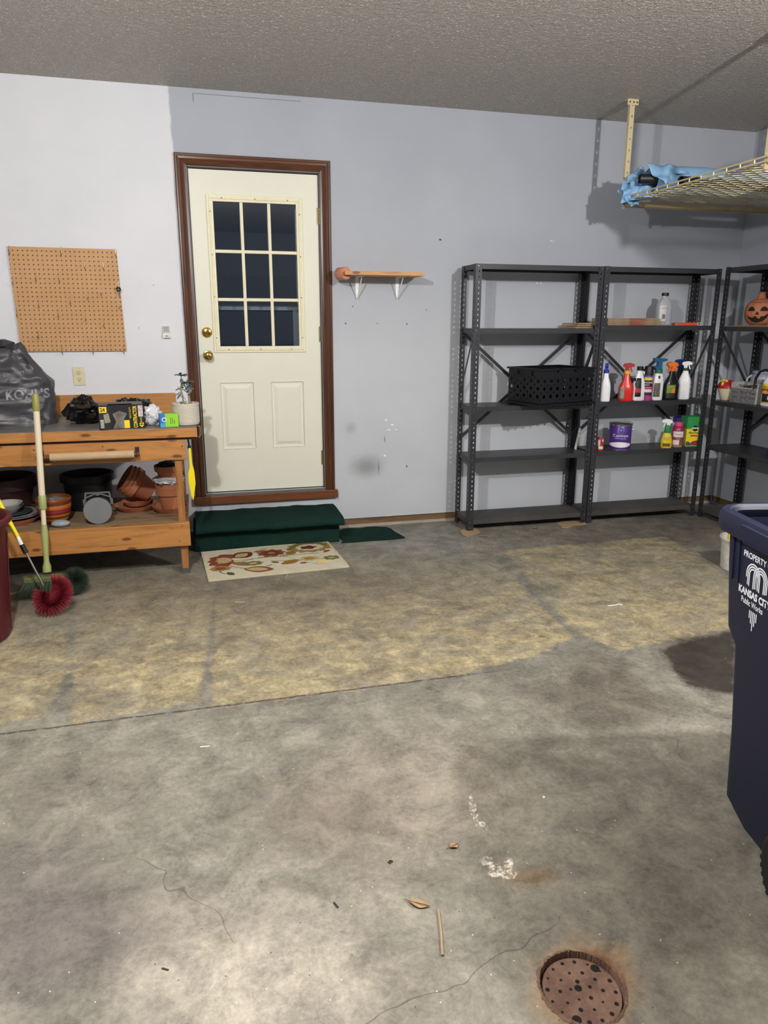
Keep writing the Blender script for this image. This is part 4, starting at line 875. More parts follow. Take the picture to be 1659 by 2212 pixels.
# small-parts organiser
og = thing('parts_organizer', 'grey small-parts drawer cabinet with clear drawers on the right unit', 'organizer', (3.79, -.565, .889), -PI/2+math.radians(6))
ow, oh, od = .115, .105, .070
mb = MB(); frame(mb, -ow, ow, 0, oh, .005, -od, od); mb.box((-ow, od-.003, 0), (ow, od, oh)); 
for k in (1, 2): mb.box((-ow, -od, oh*k/3-.0015), (ow, od, oh*k/3+.0015)); mb.box((-ow+2*ow*k/3-.0015, -od, 0), (-ow+2*ow*k/3+.0015, od, oh))
frame(mb, -ow, ow, oh, oh+.035, .003, -od, -od+.003); mb.box((-ow, od-.003, oh), (ow, od, oh+.035)); mb.box((-ow, -od, oh), (-ow+.003, od, oh+.035)); mb.box((ow-.003, -od, oh), (ow, od, oh+.035))
mb.build('cabinet', M('aaa9a6', .5, var=.06), og, bevel=.001)
clr = M('747477', .2, var=.35, scale=40, name='smoky_drawer')
for i in range(3):
    for j in range(3):
        xx = -ow+.006+i*(2*ow/3-.001); d_ = thing_ = MB().box((xx, -od-.004, oh*j/3+.005), (xx+2*ow/3-.009, -od+.05, oh*(j+1)/3-.004)).build('drawer', clr, og, bevel=.001)
        MB().box((xx+.028, -od-.010, oh*j/3+.012), (xx+.042, -od-.004, oh*j/3+.016)).build('pull', clr, d_)
mb = MB(); random.seed(3)
for k in range(60):
    a_ = random.uniform(0, PI); c_ = Vector((random.uniform(-.08, .02), random.uniform(-.045, .04), oh+.004+random.uniform(0, .014))); v_ = Vector((math.cos(a_), math.sin(a_), random.uniform(-.2, .2)))*.010; mb.bar(c_-v_, c_+v_, .003, .003)
mb.build('loose_screws', M('6d6660', .4, .8, var=.3), og, stuff=True)
# frosted pitcher behind
pt = thing('plastic_pitcher', 'frosted clear plastic pitcher with lid behind the parts cabinet', 'pitcher', (3.93, -.50, .889), 0)
t = NT('frosted_plastic'); t.b.inputs['Transmission Weight'].default_value = .35; frost = t.fin(s2l('a9b0bf'), .35); t.b.inputs['Alpha'].default_value = 1
mb = MB(); mb.lathe([(.060, 0), (.066, .01), (.074, .10), (.078, .15), (.074, .18), (.062, .198)], 28); mb.build('pitcher_body', frost, pt, smooth=40)
mb = MB(); mb.lathe([(.066, .198), (.070, .202), (.070, .214), (.064, .218), (.02, .220)], 28); mb.build('lid', M('8e93a2', .35), pt, smooth=40)
mb = MB(); mb.tube([(-.060, .035, .185), (-.088, .045, .165), (-.094, .048, .10), (-.068, .036, .045)], .009, 8); mb.build('handle', frost, pt, smooth=True)
# heat jug
hj = thing('antifreeze_jug', 'white jug with black, red and yellow label at the right edge of the shelf', 'jug', (3.765, -.795, .889), -PI/2+math.radians(20))
jb = MB().lathe([(.060, 0), (.066, .006), (.066, .15), (.058, .180), (.026, .215), (.020, .235)], 32, 1, .62, 3.4).build('jug_body', M('d6d3d8', .4, var=.03), hj, smooth=35); bv = bvh_of(jb)
MB().lathe([(.023, .232), (.023, .252), (.020, .254)], 18).build('cap', M('8c2030', .4), hj, smooth=35)
patch('paper_label', M('17171b', .5), jb, bv, -.060, .060, .022, .150); patch('label_band', M('dcc22f', .5), jb, bv, -.060, .060, .118, .152, off=.0013); patch('label_band', M('a82430', .5), jb, bv, -.060, .060, .082, .117, off=.0013); patch('label_stripe', M('b9962c', .5), jb, bv, -.060, .060, .022, .030, off=.0013); patch('label_badge', M('c9c9cc', .5), jb, bv, -.01, .018, .044, .070, off=.0013)
text('HEAT', .028, M('e5d24a'), jb, (-.052, -.1, .086), (1, 0, 0), (0, 0, 1), bvh=bv, off=.0022, bold=.0006); text('Bars', .024, M('22221c'), jb, (-.046, -.1, .124), (1, 0, 0), (0, 0, 1), bvh=bv, off=.0022)
hs = MB(); hs.tube([(3.74, -.665, .90), (3.735, -.655, 1.0), (3.735, -.66, 1.07), (3.735, -.69, 1.115), (3.735, -.74, 1.13), (3.735, -.80, 1.12), (3.74, -.86, 1.07), (3.75, -.89, .98), (3.76, -.90, .90)], .009, 10)
tag(hs.build('rubber_hose', M('17171c', .5), None, smooth=True), 'black rubber hose arched over the jug at the right edge', 'hose')
mb = MB(); mb.lathe([(.05, 0), (.055, .06), (.045, .15), (.02, .19)], 20); o = mb.build('glass_vase', M('5a2438', .2), None, smooth=True); o.location = (3.93, -.70, .889); tag(o, 'dark wine-red vase behind the labelled jug', 'vase')
o = MB().lathe([(.06, 0), (.07, .005), (.075, .05), (.078, .055)], 24).build('plastic_bowl', M('2b3770', .4), None, smooth=True); o.location = (3.76, -.93, .556); tag(o, 'dark blue bowl low on the right unit at the photo edge', 'bowl')

# ================================================================== WORKBENCH
fir = wood('fir_board', 'b27c44', '8a5a2c', 'X', .45); firz = wood('fir_post', '9c6a3a', '6e451f', 'Z', .5); firpl = wood('shelf_plywood', '8a7358', '5f4a34', 'X', .7)
wb = thing('workbench', 'long fir workbench with grey laminate top along the white wall', 'workbench', (-.8, -.38, 0))
def wbuild(mb, nm, m_, **kw): return mb.build(nm, m_, wb, world=True, **kw)
t = NT('grey_laminate'); co = t.co(); c = t.mix(t.rng(t.noise(3, 6, .7, .5, vec=co), .35, .65), s2l('5e5d5d'), s2l('7a7876')); c = t.mix(t.rng(t.noise(7, 6, .75, vec=co), .62, .68, 0, .5), c, s2l('a0907e')); lam = t.fin(c, .45)
BL = -2.1
wbuild(MB().box((BL, -.745, .848), (-.045, -.004, .867)), 'worktop', lam)
wbuild(MB().box((BL, -.765, .812), (-.043, -.745, .864)), 'front_edge', fir, bevel=.002)
wbuild(MB().box((BL, -.742, .682), (-.112, -.722, .796)), 'apron', fir, bevel=.002)
wbuild(MB().box((BL, -.742, .796), (-.050, -.70, .847)), 'subframe', M('3c2414', .7))
wbuild(MB().box((BL, -.030, .868), (-.165, -.004, .992)), 'backboard', fir, bevel=.002)
wbuild(MB().box((BL, -.765, .178), (-.118, -.727, .318)), 'lower_rail', fir, bevel=.002)
wbuild(MB().box((BL, -.727, .296), (-.125, -.02, .316)), 'lower_shelf', firpl)
for (x_, y_) in ((-.175, -.727), (-.175, -.10), (BL, -.727), (BL, -.10)):
    mb = MB(); mb.add([(x_, y_, 0.0), (x_+.036, y_, 0.0), (x_+.040, y_, .30), (x_-.004, y_, .30), (x_, y_+.085, 0), (x_+.036, y_+.085, 0), (x_+.040, y_+.085, .30), (x_-.004, y_+.085, .30)], [(0, 3, 2, 1), (4, 5, 6, 7), (0, 1, 5, 4), (1, 2, 6, 5), (2, 3, 7, 6), (3, 0, 4, 7)]); mb.box((x_-.002, y_, .318), (x_+.036, y_+.085, .70))
    lg = wbuild(mb, 'leg', firz)
mb = MB(); mb.box((-.179, -.731, 0), (-.137, -.64, .03)); wbuild(mb, 'foot_cap', M('4c4c4a', .6))
mb = MB()
for (u_, z_) in [(-.13, .76), (-.14, .70), (-.55, .775), (-.16, .30), (-.18, .21), (-.9, .77)]: mb.tube([(u_, -.742 if z_ > .4 else -.765, z_), (u_, -.7445 if z_ > .4 else -.7675, z_)], .004, 8)
wbuild(mb, 'screws', M('8c6a3a', .3, .8))
for xx in (-.865, -.372):
    mb = MB(); mb.box((xx-.011, -.746, .72), (xx+.011, -.742, .765)); mb.box((xx-.002, -.80, .712), (xx+.002, -.744, .752)); wbuild(mb, 'roll_bracket', M('2a211b', .6))
mb = MB(); mb.tube([(-.885, -.785, .733), (-.36, -.785, .733)], .012, 12); wbuild(mb, 'roll_dowel', M('5b3a22', .6))
pr = thing('paper_roll', 'roll of brown kraft paper on a dowel along the bench front', 'paper roll', (-.60, -.785, .733))
mb = MB(); mb.T = Matrix.Rotation(PI/2, 4, 'Y'); mb.lathe([(.0125, -.215), (.022, -.215), (.022, .215), (.0125, .215)], 24, capb=False, capt=False); mb.lathe([(.0125, .215), (.0125, -.215)], 24, capb=False, capt=False)
mb.build('paper', M('b39a78', .8, var=.08), pr, smooth=40)

# ---- soft crumpled shapes
def crumple(name, mat, c, half, seed, amp=.18, n=40, m=24, parent=None, ex=2.4, knot=None, freq=3.0, rough=None, flat=.04, smooth=60):
    mb = MB(); cx, cy, cz = c; hx, hy, hz = half; vs_ = []
    for i in range(m+1):
        f = PI*i/m
        for k in range(n):
            a_ = 2*PI*k/n; ct, st_ = math.cos(a_), math.sin(a_)
            d = Vector((math.sin(f)*math.copysign(abs(ct)**(2/ex), ct), math.sin(f)*math.copysign(abs(st_)**(2/ex), st_), -math.cos(f)))
            q_ = d*freq+Vector((seed, seed*1.7, seed*.3)); nn = noise.noise(q_)*1.0+abs(noise.noise(q_*2.3))*.9+abs(noise.noise(q_*5.1))*.45-.4
            r = 1+amp*nn; p_ = Vector((d.x*hx*r, d.y*hy*r, d.z*hz*r))
            if knot and d.z > .35: s_ = 1-(d.z-.35)*knot; p_.x *= max(.12, s_); p_.y *= max(.12, s_)
            p_.z = max(p_.z, -hz*.82+.0*flat); vs_.append((cx+p_.x, cy+p_.y, cz+p_.z+hz*.82))
    mb.add(vs_, [(i*n+k, i*n+(k+1) % n, (i+1)*n+(k+1) % n, (i+1)*n+k) for i in range(m) for k in range(n)])
    return mb.build(name, mat, parent, smooth=smooth)
BT = .867
film = M('2f2f33', .28, var=.15, name='dark_bag_film'); bfilm = M('08080a', .2, var=0, name='black_bag_film')
# big grey shopping bag
kb = thing('shopping_bag', 'large dark grey shopping bag slumped at the left of the workbench', 'bag', (-1.06, -.38, BT), math.radians(4))
def bag_pt(a_, h):
    # h 0..1 up the bag
    hw = .235*(1-.10*h)*(1 if h < .55 else 1-(h-.55)*1.15); hd = .135*(1-.2*h)*(1 if h < .6 else 1-(h-.6)*1.4)
    ct, st_ = math.cos(a_), math.sin(a_); x_ = hw*math.copysign(abs(ct)**.75, ct); y_ = hd*math.copysign(abs(st_)**.8, st_)
    q_ = Vector((ct*1.6, st_*1.6, h*3.2)); nn = abs(noise.noise(q_*1.5))*.05+abs(noise.noise(q_*3.7+Vector((3, 1, 2))))*.03-.02
    if h < .05: nn *= .4
    x_ += (.03*h*h); z_ = .44*h+(.02*math.sin(a_*2+1) if h > .9 else 0)
    x_ -= .09*max(0, h-.5)
    return Vector((x_*(1+nn*1.3), y_+st_*nn, max(0, z_)))
mb = MB(); n_, m_ = 56, 40
vs_ = [bag_pt(2*PI*k/n_, min(1, i/m_)) for i in range(m_+1) for k in range(n_)]
mb.add(vs_, [(i*n_+k, i*n_+(k+1) % n_, (i+1)*n_+(k+1) % n_, (i+1)*n_+k) for i in range(m_) for k in range(n_)]+[tuple(range(n_)), tuple(range(m_*n_, m_*n_+n_))])
kbb = mb.build('bag_body', M('3d3d42', .42, var=.10, name='grey_bag_film'), kb, smooth=70); bv = bvh_of(kbb)
mb = MB(); P_ = [(-.12, -.02, .42), (-.07, -.03, .462), (.0, -.02, .468), (.05, -.01, .45), (.04, 0, .41)]
for dy in (-.035, .03):
    for i in range(len(P_)-1):
        a, b = Vector(P_[i])+Vector((0, dy, 0)), Vector(P_[i+1])+Vector((0, dy, 0)); mb.add([a+Vector((0, 0, -.028)), b+Vector((0, .006, -.03)), b+Vector((0, -.006, .008)), a+Vector((0, 0, .008))], [(0, 1, 2, 3)])
mb.build('bag_handles', film, kb, solid=.004)
kl = M('85858c', .4)
text('KOHL\'S', .072, kl, kb, (-.010, -.4, .150), (1, 0, .02), (0, 0, 1), bvh=bv, off=.0015, bold=.0022, sx=.92)
text('in comfort', .034, kl, kb, (-.045, -.4, .272), (1, 0, .12), (0, 0, 1), bvh=bv, off=.0015, sx=1.0); text('is our smart...', .032, kl, kb, (-.060, -.4, .240), (1, 0, .10), (0, 0, 1), bvh=bv, off=.0015)
text('please recycle this bag', .011, kl, kb, (.055, -.4, .055), (1, 0, .1), (0, 0, 1), bvh=bv, off=.0015); text('keep away from children', .011, kl, kb, (.055, -.4, .043), (1, 0, .1), (0, 0, 1), bvh=bv, off=.0015)
tag(crumple('plastic_bag', bfilm, (-.672, -.42, BT), (.105, .10, .088), 2.2, .3, knot=.9, freq=1.7, smooth=25), 'crumpled black plastic bag on the bench beside the grey bag', 'bag')
tag(crumple('plastic_bag', bfilm, (-.40, -.36, BT), (.115, .09, .075), 6.1, .3, freq=1.8, smooth=25), 'crumpled black plastic bag behind the contractor bag carton', 'bag')
tag(crumple('plastic_bag', M('d5d6dc', .3, var=.05), (-.285, -.60, BT), (.055, .055, .062), 9.4, .3, freq=2.0, smooth=25), 'crumpled white plastic bag between the black carton and green carton', 'bag')
# contractor bag carton: four walls with an open shaped window on top
cbx = thing('bag_carton', 'black and yellow carton of contractor bags at the bench front', 'box', (-.447, -.665, BT), math.radians(6))
bw, bd, bh = .118, .075, .132; blk = M('16161a', .4, var=.05); yl = M('e3c72a', .5, var=.03); lbl = M('d8d8d4', .5)
mb = MB(); mb.box((-bw, -bd, 0), (bw, -bd+.002, bh)); mb.box((-bw, bd-.002, 0), (bw, bd, bh)); mb.box((-bw, -bd, 0), (-bw+.002, bd, bh)); mb.box((bw-.002, -bd, 0), (bw, bd, bh)); mb.box((-bw, -bd, 0), (bw, bd, .002))
mb.prism([(-bw, -bd), (bw, -bd), (bw, bd), (-bw, bd)], bh-.002, bh) if False else mb.box((-bw, -.012, bh-.002), (bw, bd, bh)); mb.box((-bw, -bd, bh-.002), (-bw+.05, -.012, bh)); mb.box((bw-.06, -bd, bh-.002), (bw, -.012, bh))
mb.build('carton', [blk], cbx)
MB().box((-.066, -bd+.004, bh-.020), (.056, -.02, bh-.012)).build('folded_bags', bfilm, cbx, bevel=.003)
MB().box((-bw+.002, -bd-.0006, .003), (-.06, -bd, bh-.004)).build('label_panel', M('1c1a18', .5), cbx)
MB().box((-bw+.006, -.0008-bd, bh-.040), (-bw+.044, -bd, bh-.008)).build('label_badge', yl, cbx); text('24', .030, M('2a2618'), cbx, (-bw+.010, -bd-.0012, bh-.034), (1, 0, 0), (0, 0, 1), sx=.85, bold=.0006)
mb = MB(); mb.prism([(-.088, .035), (-.058, .040), (-.066, .088), (-.092, .082)], -bd-.0008, -bd, 'y'); mb.build('label_badge', M('8d8a72', .5, var=.3, scale=80), cbx)
for k in range(7): MB().box((-bw+.008, -bd-.0009, .010+k*.008), (-bw+.026, -bd-.0003, .014+k*.008)).build('label_text_line', lbl, cbx) if k < 6 else None
mb = MB(); mb.prism([(-.048, .004), (.022, .004), (.010, .050), (.030, .085), (-.010, .100), (-.045, .085), (-.030, .040)], -bd-.0008, -bd, 'y'); mb.build('label_picture', M('6f6a63', .5, var=.6, scale=30), cbx)
MB().box((.012, -bd-.0010, .004), (.040, -bd, .048)).build('label_band', yl, cbx)
text('CONTRACTOR', .028, yl, cbx, (.080, -bd-.0012, .004), (0, 0, 1), (-1, 0, 0), sx=.62, bold=.0007) ; text('HEAVY DUTY', .013, yl, cbx, (.050, -bd-.0012, .056), (0, 0, 1), (-1, 0, 0), sx=.8)
text('BAGS', .014, yl, cbx, (.105, -bd-.0012, .034), (0, 0, 1), (-1, 0, 0), sx=.8)
text('42', .034, yl, cbx, (.086, -bd-.0014, .008), (1, 0, 0), (0, 0, 1), sx=.7, bold=.0008) if False else text('42', .030, yl, cbx, (.112, -bd-.0014, .006), (0, 0, 1), (-1, 0, 0), sx=.9, bold=.0008)
MB().box((.088, -bd-.0010, .064), (.113, -bd, bh-.006)).build('label_badge', M('c4b4b6', .5, var=.5, scale=150), cbx)
MB().box((-bw, bd-.004, bh), (bw, bd-.001, bh+.002)).build('flap', M('777066', .6), cbx)
# green and blue tea carton
gc = thing('green_carton', 'small lime green and blue carton beside the plant pot', 'box', (-.195, -.685, BT), math.radians(9))
mb = MB(); mb.mat = 0; mb.box((-.022, -.033, 0), (.050, .033, .072)); mb.mat = 1; mb.box((-.050, -.033, 0), (-.022, .033, .072)); mb.build('carton', [M('8cc832', .5, var=.03), M('2f6fb5', .5, var=.1)], gc, bevel=.001)
mb = MB(); mb.lathe([(.012, -.001), (.012, 0)], 20) ; mb.T = Matrix.Identity(4)
MB().prism([(-.028+.013*math.cos(2*PI*k/20), .042+.013*math.sin(2*PI*k/20)) for k in range(20)], -.0342, -.033, 'y').build('label_badge', M('e2edf2', .5), gc)
MB().prism([(-.028+.009*math.cos(2*PI*k/20), .042+.009*math.sin(2*PI*k/20)) for k in range(20)], -.0350, -.0342, 'y').build('label_badge', M('2f7fbf', .5), gc)
for k in range(3): MB().box((.005+.010*k, -.0338, .018), (.009+.010*k, -.033, .052 if k < 2 else .04)).build('label_text_line', M('4f8a20', .5), gc)
MB().box((-.050, -.0338, .0), (-.022, -.033, .022)).build('label_band', M('3da0c8', .5), gc)
# potted succulent
pp = thing('potted_succulent', 'leggy grey-green succulent in a ribbed pale clay pot on the bench corner', 'plant', (-.098, -.62, BT))
mb = MB(); pr_ = [(.064, 0), (.070, .003), (.073, .012)]
for k in range(14): z_ = .02+k*.006; pr_ += [(.0752, z_), (.0728, z_+.003)]
pr_ += [(.0755, .112), (.0765, .120), (.0745, .123), (.069, .122), (.067, .110)]
mb.lathe(pr_, 40, capt=False); mb.build('pot', M('c6bfb2', .7, var=.06, bump=.2), pp, smooth=30)
MB().lathe([(.067, .098), (.068, .110), (.001, .114)], 24).build('soil', M('4b4238', .95, var=.3, scale=80, bump=1.0), pp)
leafm = M('5c6a69', .5, var=.15, name='succulent_leaf'); stalk = M('8c8a70', .7, var=.15)
def leaf(mb, p, d, ln, wd):
    p = Vector(p); d = Vector(d).normalized(); s_ = d.cross(Vector((0, 0, 1))); s_ = s_.normalized() if s_.length > .01 else Vector((1, 0, 0)); n_ = s_.cross(d)
    prf = [(0, .25), (.3, .8), (.6, 1), (.85, .7), (1, .05)]; vs_ = []
    for (q_, w_) in prf:
        c_ = p+d*ln*q_+Vector((0, 0, -ln*.25*q_*q_)); vs_ += [c_-s_*wd*w_/2, c_+n_*wd*.15, c_+s_*wd*w_/2, c_-n_*wd*.08]
    fs = [(i*4+k, i*4+(k+1) % 4, i*4+4+(k+1) % 4, i*4+4+k) for i in range(4) for k in range(4)]+[(0, 1, 2, 3), (16, 17, 18, 19)]
    mb.add(vs_, fs)
random.seed(5)
for (pts, rr) in [([(-.010, 0, .105), (-.012, .004, .16), (-.020, .0, .20), (-.012, 0, .245), (-.014, 0, .275)], .0055), ([(.024, 0, .105), (.022, 0, .16), (.026, .002, .20), (.018, 0, .235)], .0065)]:
    mb = MB(); mb.tube(pts, [rr, rr*.9, rr*.8, rr*.7, rr*.5][:len(pts)], 8); mb.build('stem', stalk, pp, smooth=True)
    mb = MB(); tip = Vector(pts[-1])
    for k in range(9): a_ = k*2.4; leaf(mb, tip, (math.cos(a_), math.sin(a_), .3+.1*(k % 3)), .040, .026)
    for k in range(14):
        q_ = pts[2+(k % (len(pts)-2))]; a_ = random.uniform(0, 6.28); leaf(mb, Vector(q_)+Vector((0, 0, random.uniform(-.03, .02))), (math.cos(a_), math.sin(a_), random.uniform(-.7, .1)), random.uniform(.026, .040), .020)
    for (q_, dx) in (((pts[2]), -.05), ((pts[1]), .03)): pass
    mb.build('leaves', leafm, pp, smooth=True)
mb = MB(); mb.tube([(-.012, 0, .15), (-.035, -.01, .175), (-.042, -.01, .165)], .0022, 6); mb.tube([(-.014, 0, .19), (-.036, -.005, .20), (-.034, -.005, .215)], .002, 6); mb.tube([(.012, -.02, .11), (.0, -.02, .15), (-.03, -.03, .185)], .0015, 6); mb.build('twigs', stalk, pp)
# loose string hanging at the bench corner
mb = MB(); mb.tube([(-.045, -.71, .868), (-.030, -.715, .866), (-.026, -.72, .84), (-.030, -.72, .81), (-.045, -.725, .805), (-.05, -.73, .81)], .0012, 5); mb.tube([(-.04, -.70, .868), (-.022, -.70, .862), (-.020, -.71, .82), (-.034, -.715, .800)], .0012, 5)
tag(mb.build('string', M('a8977a', .9)), 'loose frayed string drooping off the bench corner below the pot', 'string')
# yellow folded hand tool hanging at the bench end
yt = thing('hand_saw', 'bright yellow hand tool hung from a black clip at the bench end', 'tool', (-.094, -.69, .43))
mb = MB(); mb.prism([(-.004, .31), (.010, .31), (.012, .22), (.022, .17), (.024, .10), (.006, 0), (-.006, .03), (-.016, .12), (-.015, .16), (-.004, .2)], -.010, .010, 'y'); mb.build('handle', M('e6d21e', .4, var=.04), yt, bevel=.003)
mb = MB(); mb.box((-.008, -.008, .305), (.012, .008, .322)); mb.tube([(.002, 0, .32), (-.002, 0, .36), (-.004, 0, .385)], .005, 8); mb.build('clip', M('2c3330', .3, .5), yt)
# under the bench ---------------------------------------------------------
LS = .316
# dark planters behind
def pot(name, label, cat, loc, prof, mat, n=36, group=None, rot=None, bands=None, hollow=True):
    o = thing(name, label, cat, loc, 0, group, rot); mb = MB(); h_ = prof[-1][1]; th = .007
    full = list(prof)
    if hollow: full += [(prof[-1][0]-th, h_)]+[(r-th, max(z, .012)) for r, z in reversed(prof[:-1])]
    mb.lathe(full, n); mb.build('pot_body', mat, o, smooth=35); return o
dkp = M('0e0e10', .5, var=.1)
pot('planter', 'big black plastic planter at the back under the bench', 'planter', (-.72, -.23, LS), [(.120, 0), (.128, .004), (.142, .17), (.158, .175), (.158, .215), (.150, .218)], dkp)
pot('planter', 'large dark maroon planter at the back left under the bench', 'planter', (-1.19, -.24, LS), [(.12, 0), (.13, .01), (.16, .15), (.178, .155), (.178, .22), (.17, .224)], M('33191a', .5))
# striped pot
spt = thing('striped_pot', 'glazed pot with brown, orange and red stripes under the bench', 'pot', (-.868, -.555, LS))
prof = [(.052, 0), (.060, .003), (.072, .02), (.086, .055), (.094, .10), (.095, .132), (.098, .136), (.098, .146), (.092, .148), (.086, .142), (.084, .10), (.06, .04)]
mb = MB(); N = 40
stc = ['7a3f20', '8d5226', 'a8632c', '5e3018', 'a8632c', '8a2430', 'b06a30', '8d4a24', '54281a']
for i in range(len(prof)-1):
    mb.mat = min(8, i); mb.lathe([prof[i], prof[i+1]], N, capb=(i == 0), capt=False)
mb2 = MB(); zs = [0, .018, .034, .046, .058, .068, .090, .104, .112, .128, .148]
def rad_at(z):
    for (r0, z0_), (r1, z1_) in zip(prof[:9], prof[1:9]):
        if z0_ <= z <= z1_ and z1_ > z0_: return r0+(r1-r0)*(z-z0_)/(z1_-z0_)
    return .092
seq = [0, 2, 3, 2, 8, 5, 2, 6, 3, 0]
for i in range(10):
    mb2.mat = seq[i]; za, zb2 = zs[i], zs[i+1]; mb2.lathe([(rad_at(za), za), (rad_at((za+zb2)/2), (za+zb2)/2), (rad_at(zb2), zb2)], N, capb=(i == 0), capt=False)
mb2.mat = 0; mb2.lathe([(rad_at(.148), .148), (.086, .148), (.083, .10), (.06, .02)], N, capb=False)
mb2.build('pot_body', [M(c_, .22, var=.1, name='glaze_'+c_) for c_ in stc], spt, smooth=35)
crumple('packing', M('7c7a74', .6, var=.3), (-0, 0, .095), (.07, .07, .028), 4.4, .3, parent=spt, freq=3)
# plates and bowls stack
pl = thing('plate_stack_saucer', 'wide clay saucer at the bottom of the dish pile beside the striped pot', 'saucer', (-1.10, -.50, LS)); MB().lathe([(.11, 0), (.115, .004), (.142, .030), (.145, .034), (.140, .034), (.112, .010), (.01, .010)], 40).build('saucer_body', terra, pl, smooth=35)
def dish(name, label, cat, z, r, h, c_, sh_=.8, dx=0, dy=0, rough=.3, grp='dishes piled under the bench'):
    o = thing(name, label, cat, (-1.10+dx, -.50+dy, z), 0, grp); MB().lathe([(r*sh_*.6, 0), (r*sh_*.65, .003), (r, h), (r*1.01, h+.002), (r*.98, h+.002), (r*.6, .006), (.01, .006)], 40).build('dish_body', M(c_, rough), o, smooth=35)
dish('dinner_plate', 'lower pale grey plate with dark rims in the dish pile', 'plate', LS+.0345, .140, .012, 'b5b7b8'); dish('dinner_plate', 'upper pale plate of the dish pile', 'plate', LS+.042, .138, .013, '8f9294'); dish('dinner_plate', 'dark slate plate near the top of the dish pile', 'plate', LS+.050, .112, .012, '3c4448', dx=-.01)
bwm = 'a8a7a2'
dish('cereal_bowl', 'lower speckled grey bowl on the dish pile', 'bowl', LS+.058, .088, .040, '8c8d8c', .9, -.03, .0); dish('cereal_bowl', 'upper whitish bowl on the dish pile', 'bowl', LS+.072, .086, .042, bwm, .9, -.03, 0)
# stone
o = thing('garden_stone', 'smooth pale blue-grey stone on the lower bench shelf', 'stone', (-.822, -.675, LS)); mb = MB(); mb.ball((0, 0, .020), .05, 24, 12, (1.0, .62, .40)); mb.build('stone_body', M('8e9c9e', .7, var=.25, scale=40, bump=.6), o, smooth=True)
# grey round canister lying on its side, wire handle behind
gl_ = thing('wall_fixture', 'grey round metal fixture with a bracket handle standing on the lower bench shelf', 'fixture', (-.620, -.665, LS))
gm = M('76797c', .5, .1, var=.06)
mb = MB(); mb.T = Matrix.Translation((0, 0, .078)) @ Matrix.Rotation(PI/2, 4, 'X'); mb.lathe([(.074, -.01), (.077, -.008), (.077, .010), (.073, .014), (.01, .0145)], 44); mb.build('round_plate', gm, gl_, smooth=35)
mb = MB(); mb.T = Matrix.Translation((0, 0, .078)) @ Matrix.Rotation(PI/2, 4, 'X'); mb.lathe([(.060, -.11), (.066, -.10), (.068, -.01)], 36); mb.build('housing', M('33353a', .5), gl_, smooth=35)
mb = MB()
for s_ in (-1, 1): mb.bar((s_*.074, .055, .10), (s_*.064, .055, .172), .010, .006, (0, 1, 0)); mb.bar((s_*.074, .055, .10), (s_*.074, .055, .135), .014, .012, (0, 1, 0)); mb.bar((s_*.064, .055, .145), (s_*.008, .055, .168), .008, .004, (0, 1, 0))
mb.bar((-.066, .055, .172), (.066, .055, .172), .008, .010, (0, 1, 0)); mb.bar((0, .055, .155), (0, .055, .176), .02, .008, (0, 1, 0)); mb.build('handle', M('6b6d70', .5, .3), gl_)
mb = MB(); mb.tube([(0, -.0145, .138), (0, -.018, .138)], .004, 10); mb.build('rivet', M('c9c9c6', .3, .8), gl_)
# terracotta: tilted nested pots on saucers
tp = [(.052, 0), (.055, .002), (.074, .085), (.086, .088), (.090, .122), (.086, .124)]
def tpot(label, loc, rot, s_=1.0, grp='terracotta pots under the bench'):
    return pot('terracotta_pot', label, 'flower pot', loc, [(r*s_, z*s_) for r, z in tp], terra, group=grp, rot=rot)
def saucer(label, loc, r, rot=None):
    o = thing('terracotta_saucer', label, 'saucer', loc, 0, 'terracotta saucers under the bench', rot); MB().lathe([(r*.78, 0), (r*.80, .003), (r*.97, .022), (r, .026), (r*.95, .026), (r*.78, .008), (.01, .008)], 40).build('saucer_body', terra, o, smooth=35)
saucer('largest saucer, lowest beneath the tilted terracotta pots', (-.435, -.36, LS), .125); saucer('second saucer beneath the tilted terracotta pots', (-.435, -.36, LS+.0095), .128); saucer('small upper saucer beneath the tilted terracotta pots', (-.43, -.35, LS+.030), .088)
ang = math.radians(-118)
tx, tz = -.375, LS+.125
d_ = Vector((-.80, -.15, .58)).normalized()   # opening looks up and to the left
rotq = d_.to_track_quat('Z', 'Y').to_euler()
tpot('outer of the tilted nested terracotta pots', Vector((-.345, -.31, LS+.092)), rotq, 1.12); tpot('middle of the tilted nested terracotta pots', Vector((-.345, -.31, LS+.092))+d_*.032, rotq, 1.05); tpot('inner of the tilted nested terracotta pots', Vector((-.345, -.31, LS+.092))+d_*.062, rotq, .99)
saucer('clay saucer under the upright terracotta stack by the bench leg', (-.228, -.455, LS), .105); saucer('upper clay saucer under the upright terracotta stack', (-.228, -.455, LS+.0095), .107)
tpot('bottom pot of the upright terracotta stack by the bench leg', (-.225, -.45, LS+.020), (0, 0, 0), 1.0)
tpot('second pot of the upright terracotta stack by the bench leg', (-.225, -.45, LS+.058), (0, 0, 0), .99)
tpot('top pot of the upright terracotta stack by the bench leg', (-.222, -.45, LS+.165), (0, 0, 0), .98)
tag(crumple('plastic_bag', M('c9c9cf', .3, var=.06), (-.232, -.46, LS+.178), (.088, .088, .026), 3.3, .35, freq=2.6, smooth=25), 'white plastic film caught between the upright terracotta pots', 'bag')
tag(crumple('plastic_bag', M('14161f', .3, var=.1), (-.222, -.45, LS+.245), (.072, .072, .036), 5.3, .35, freq=2.6, smooth=25), 'dark blue-black plastic bag stuffed in the top terracotta pot', 'bag')

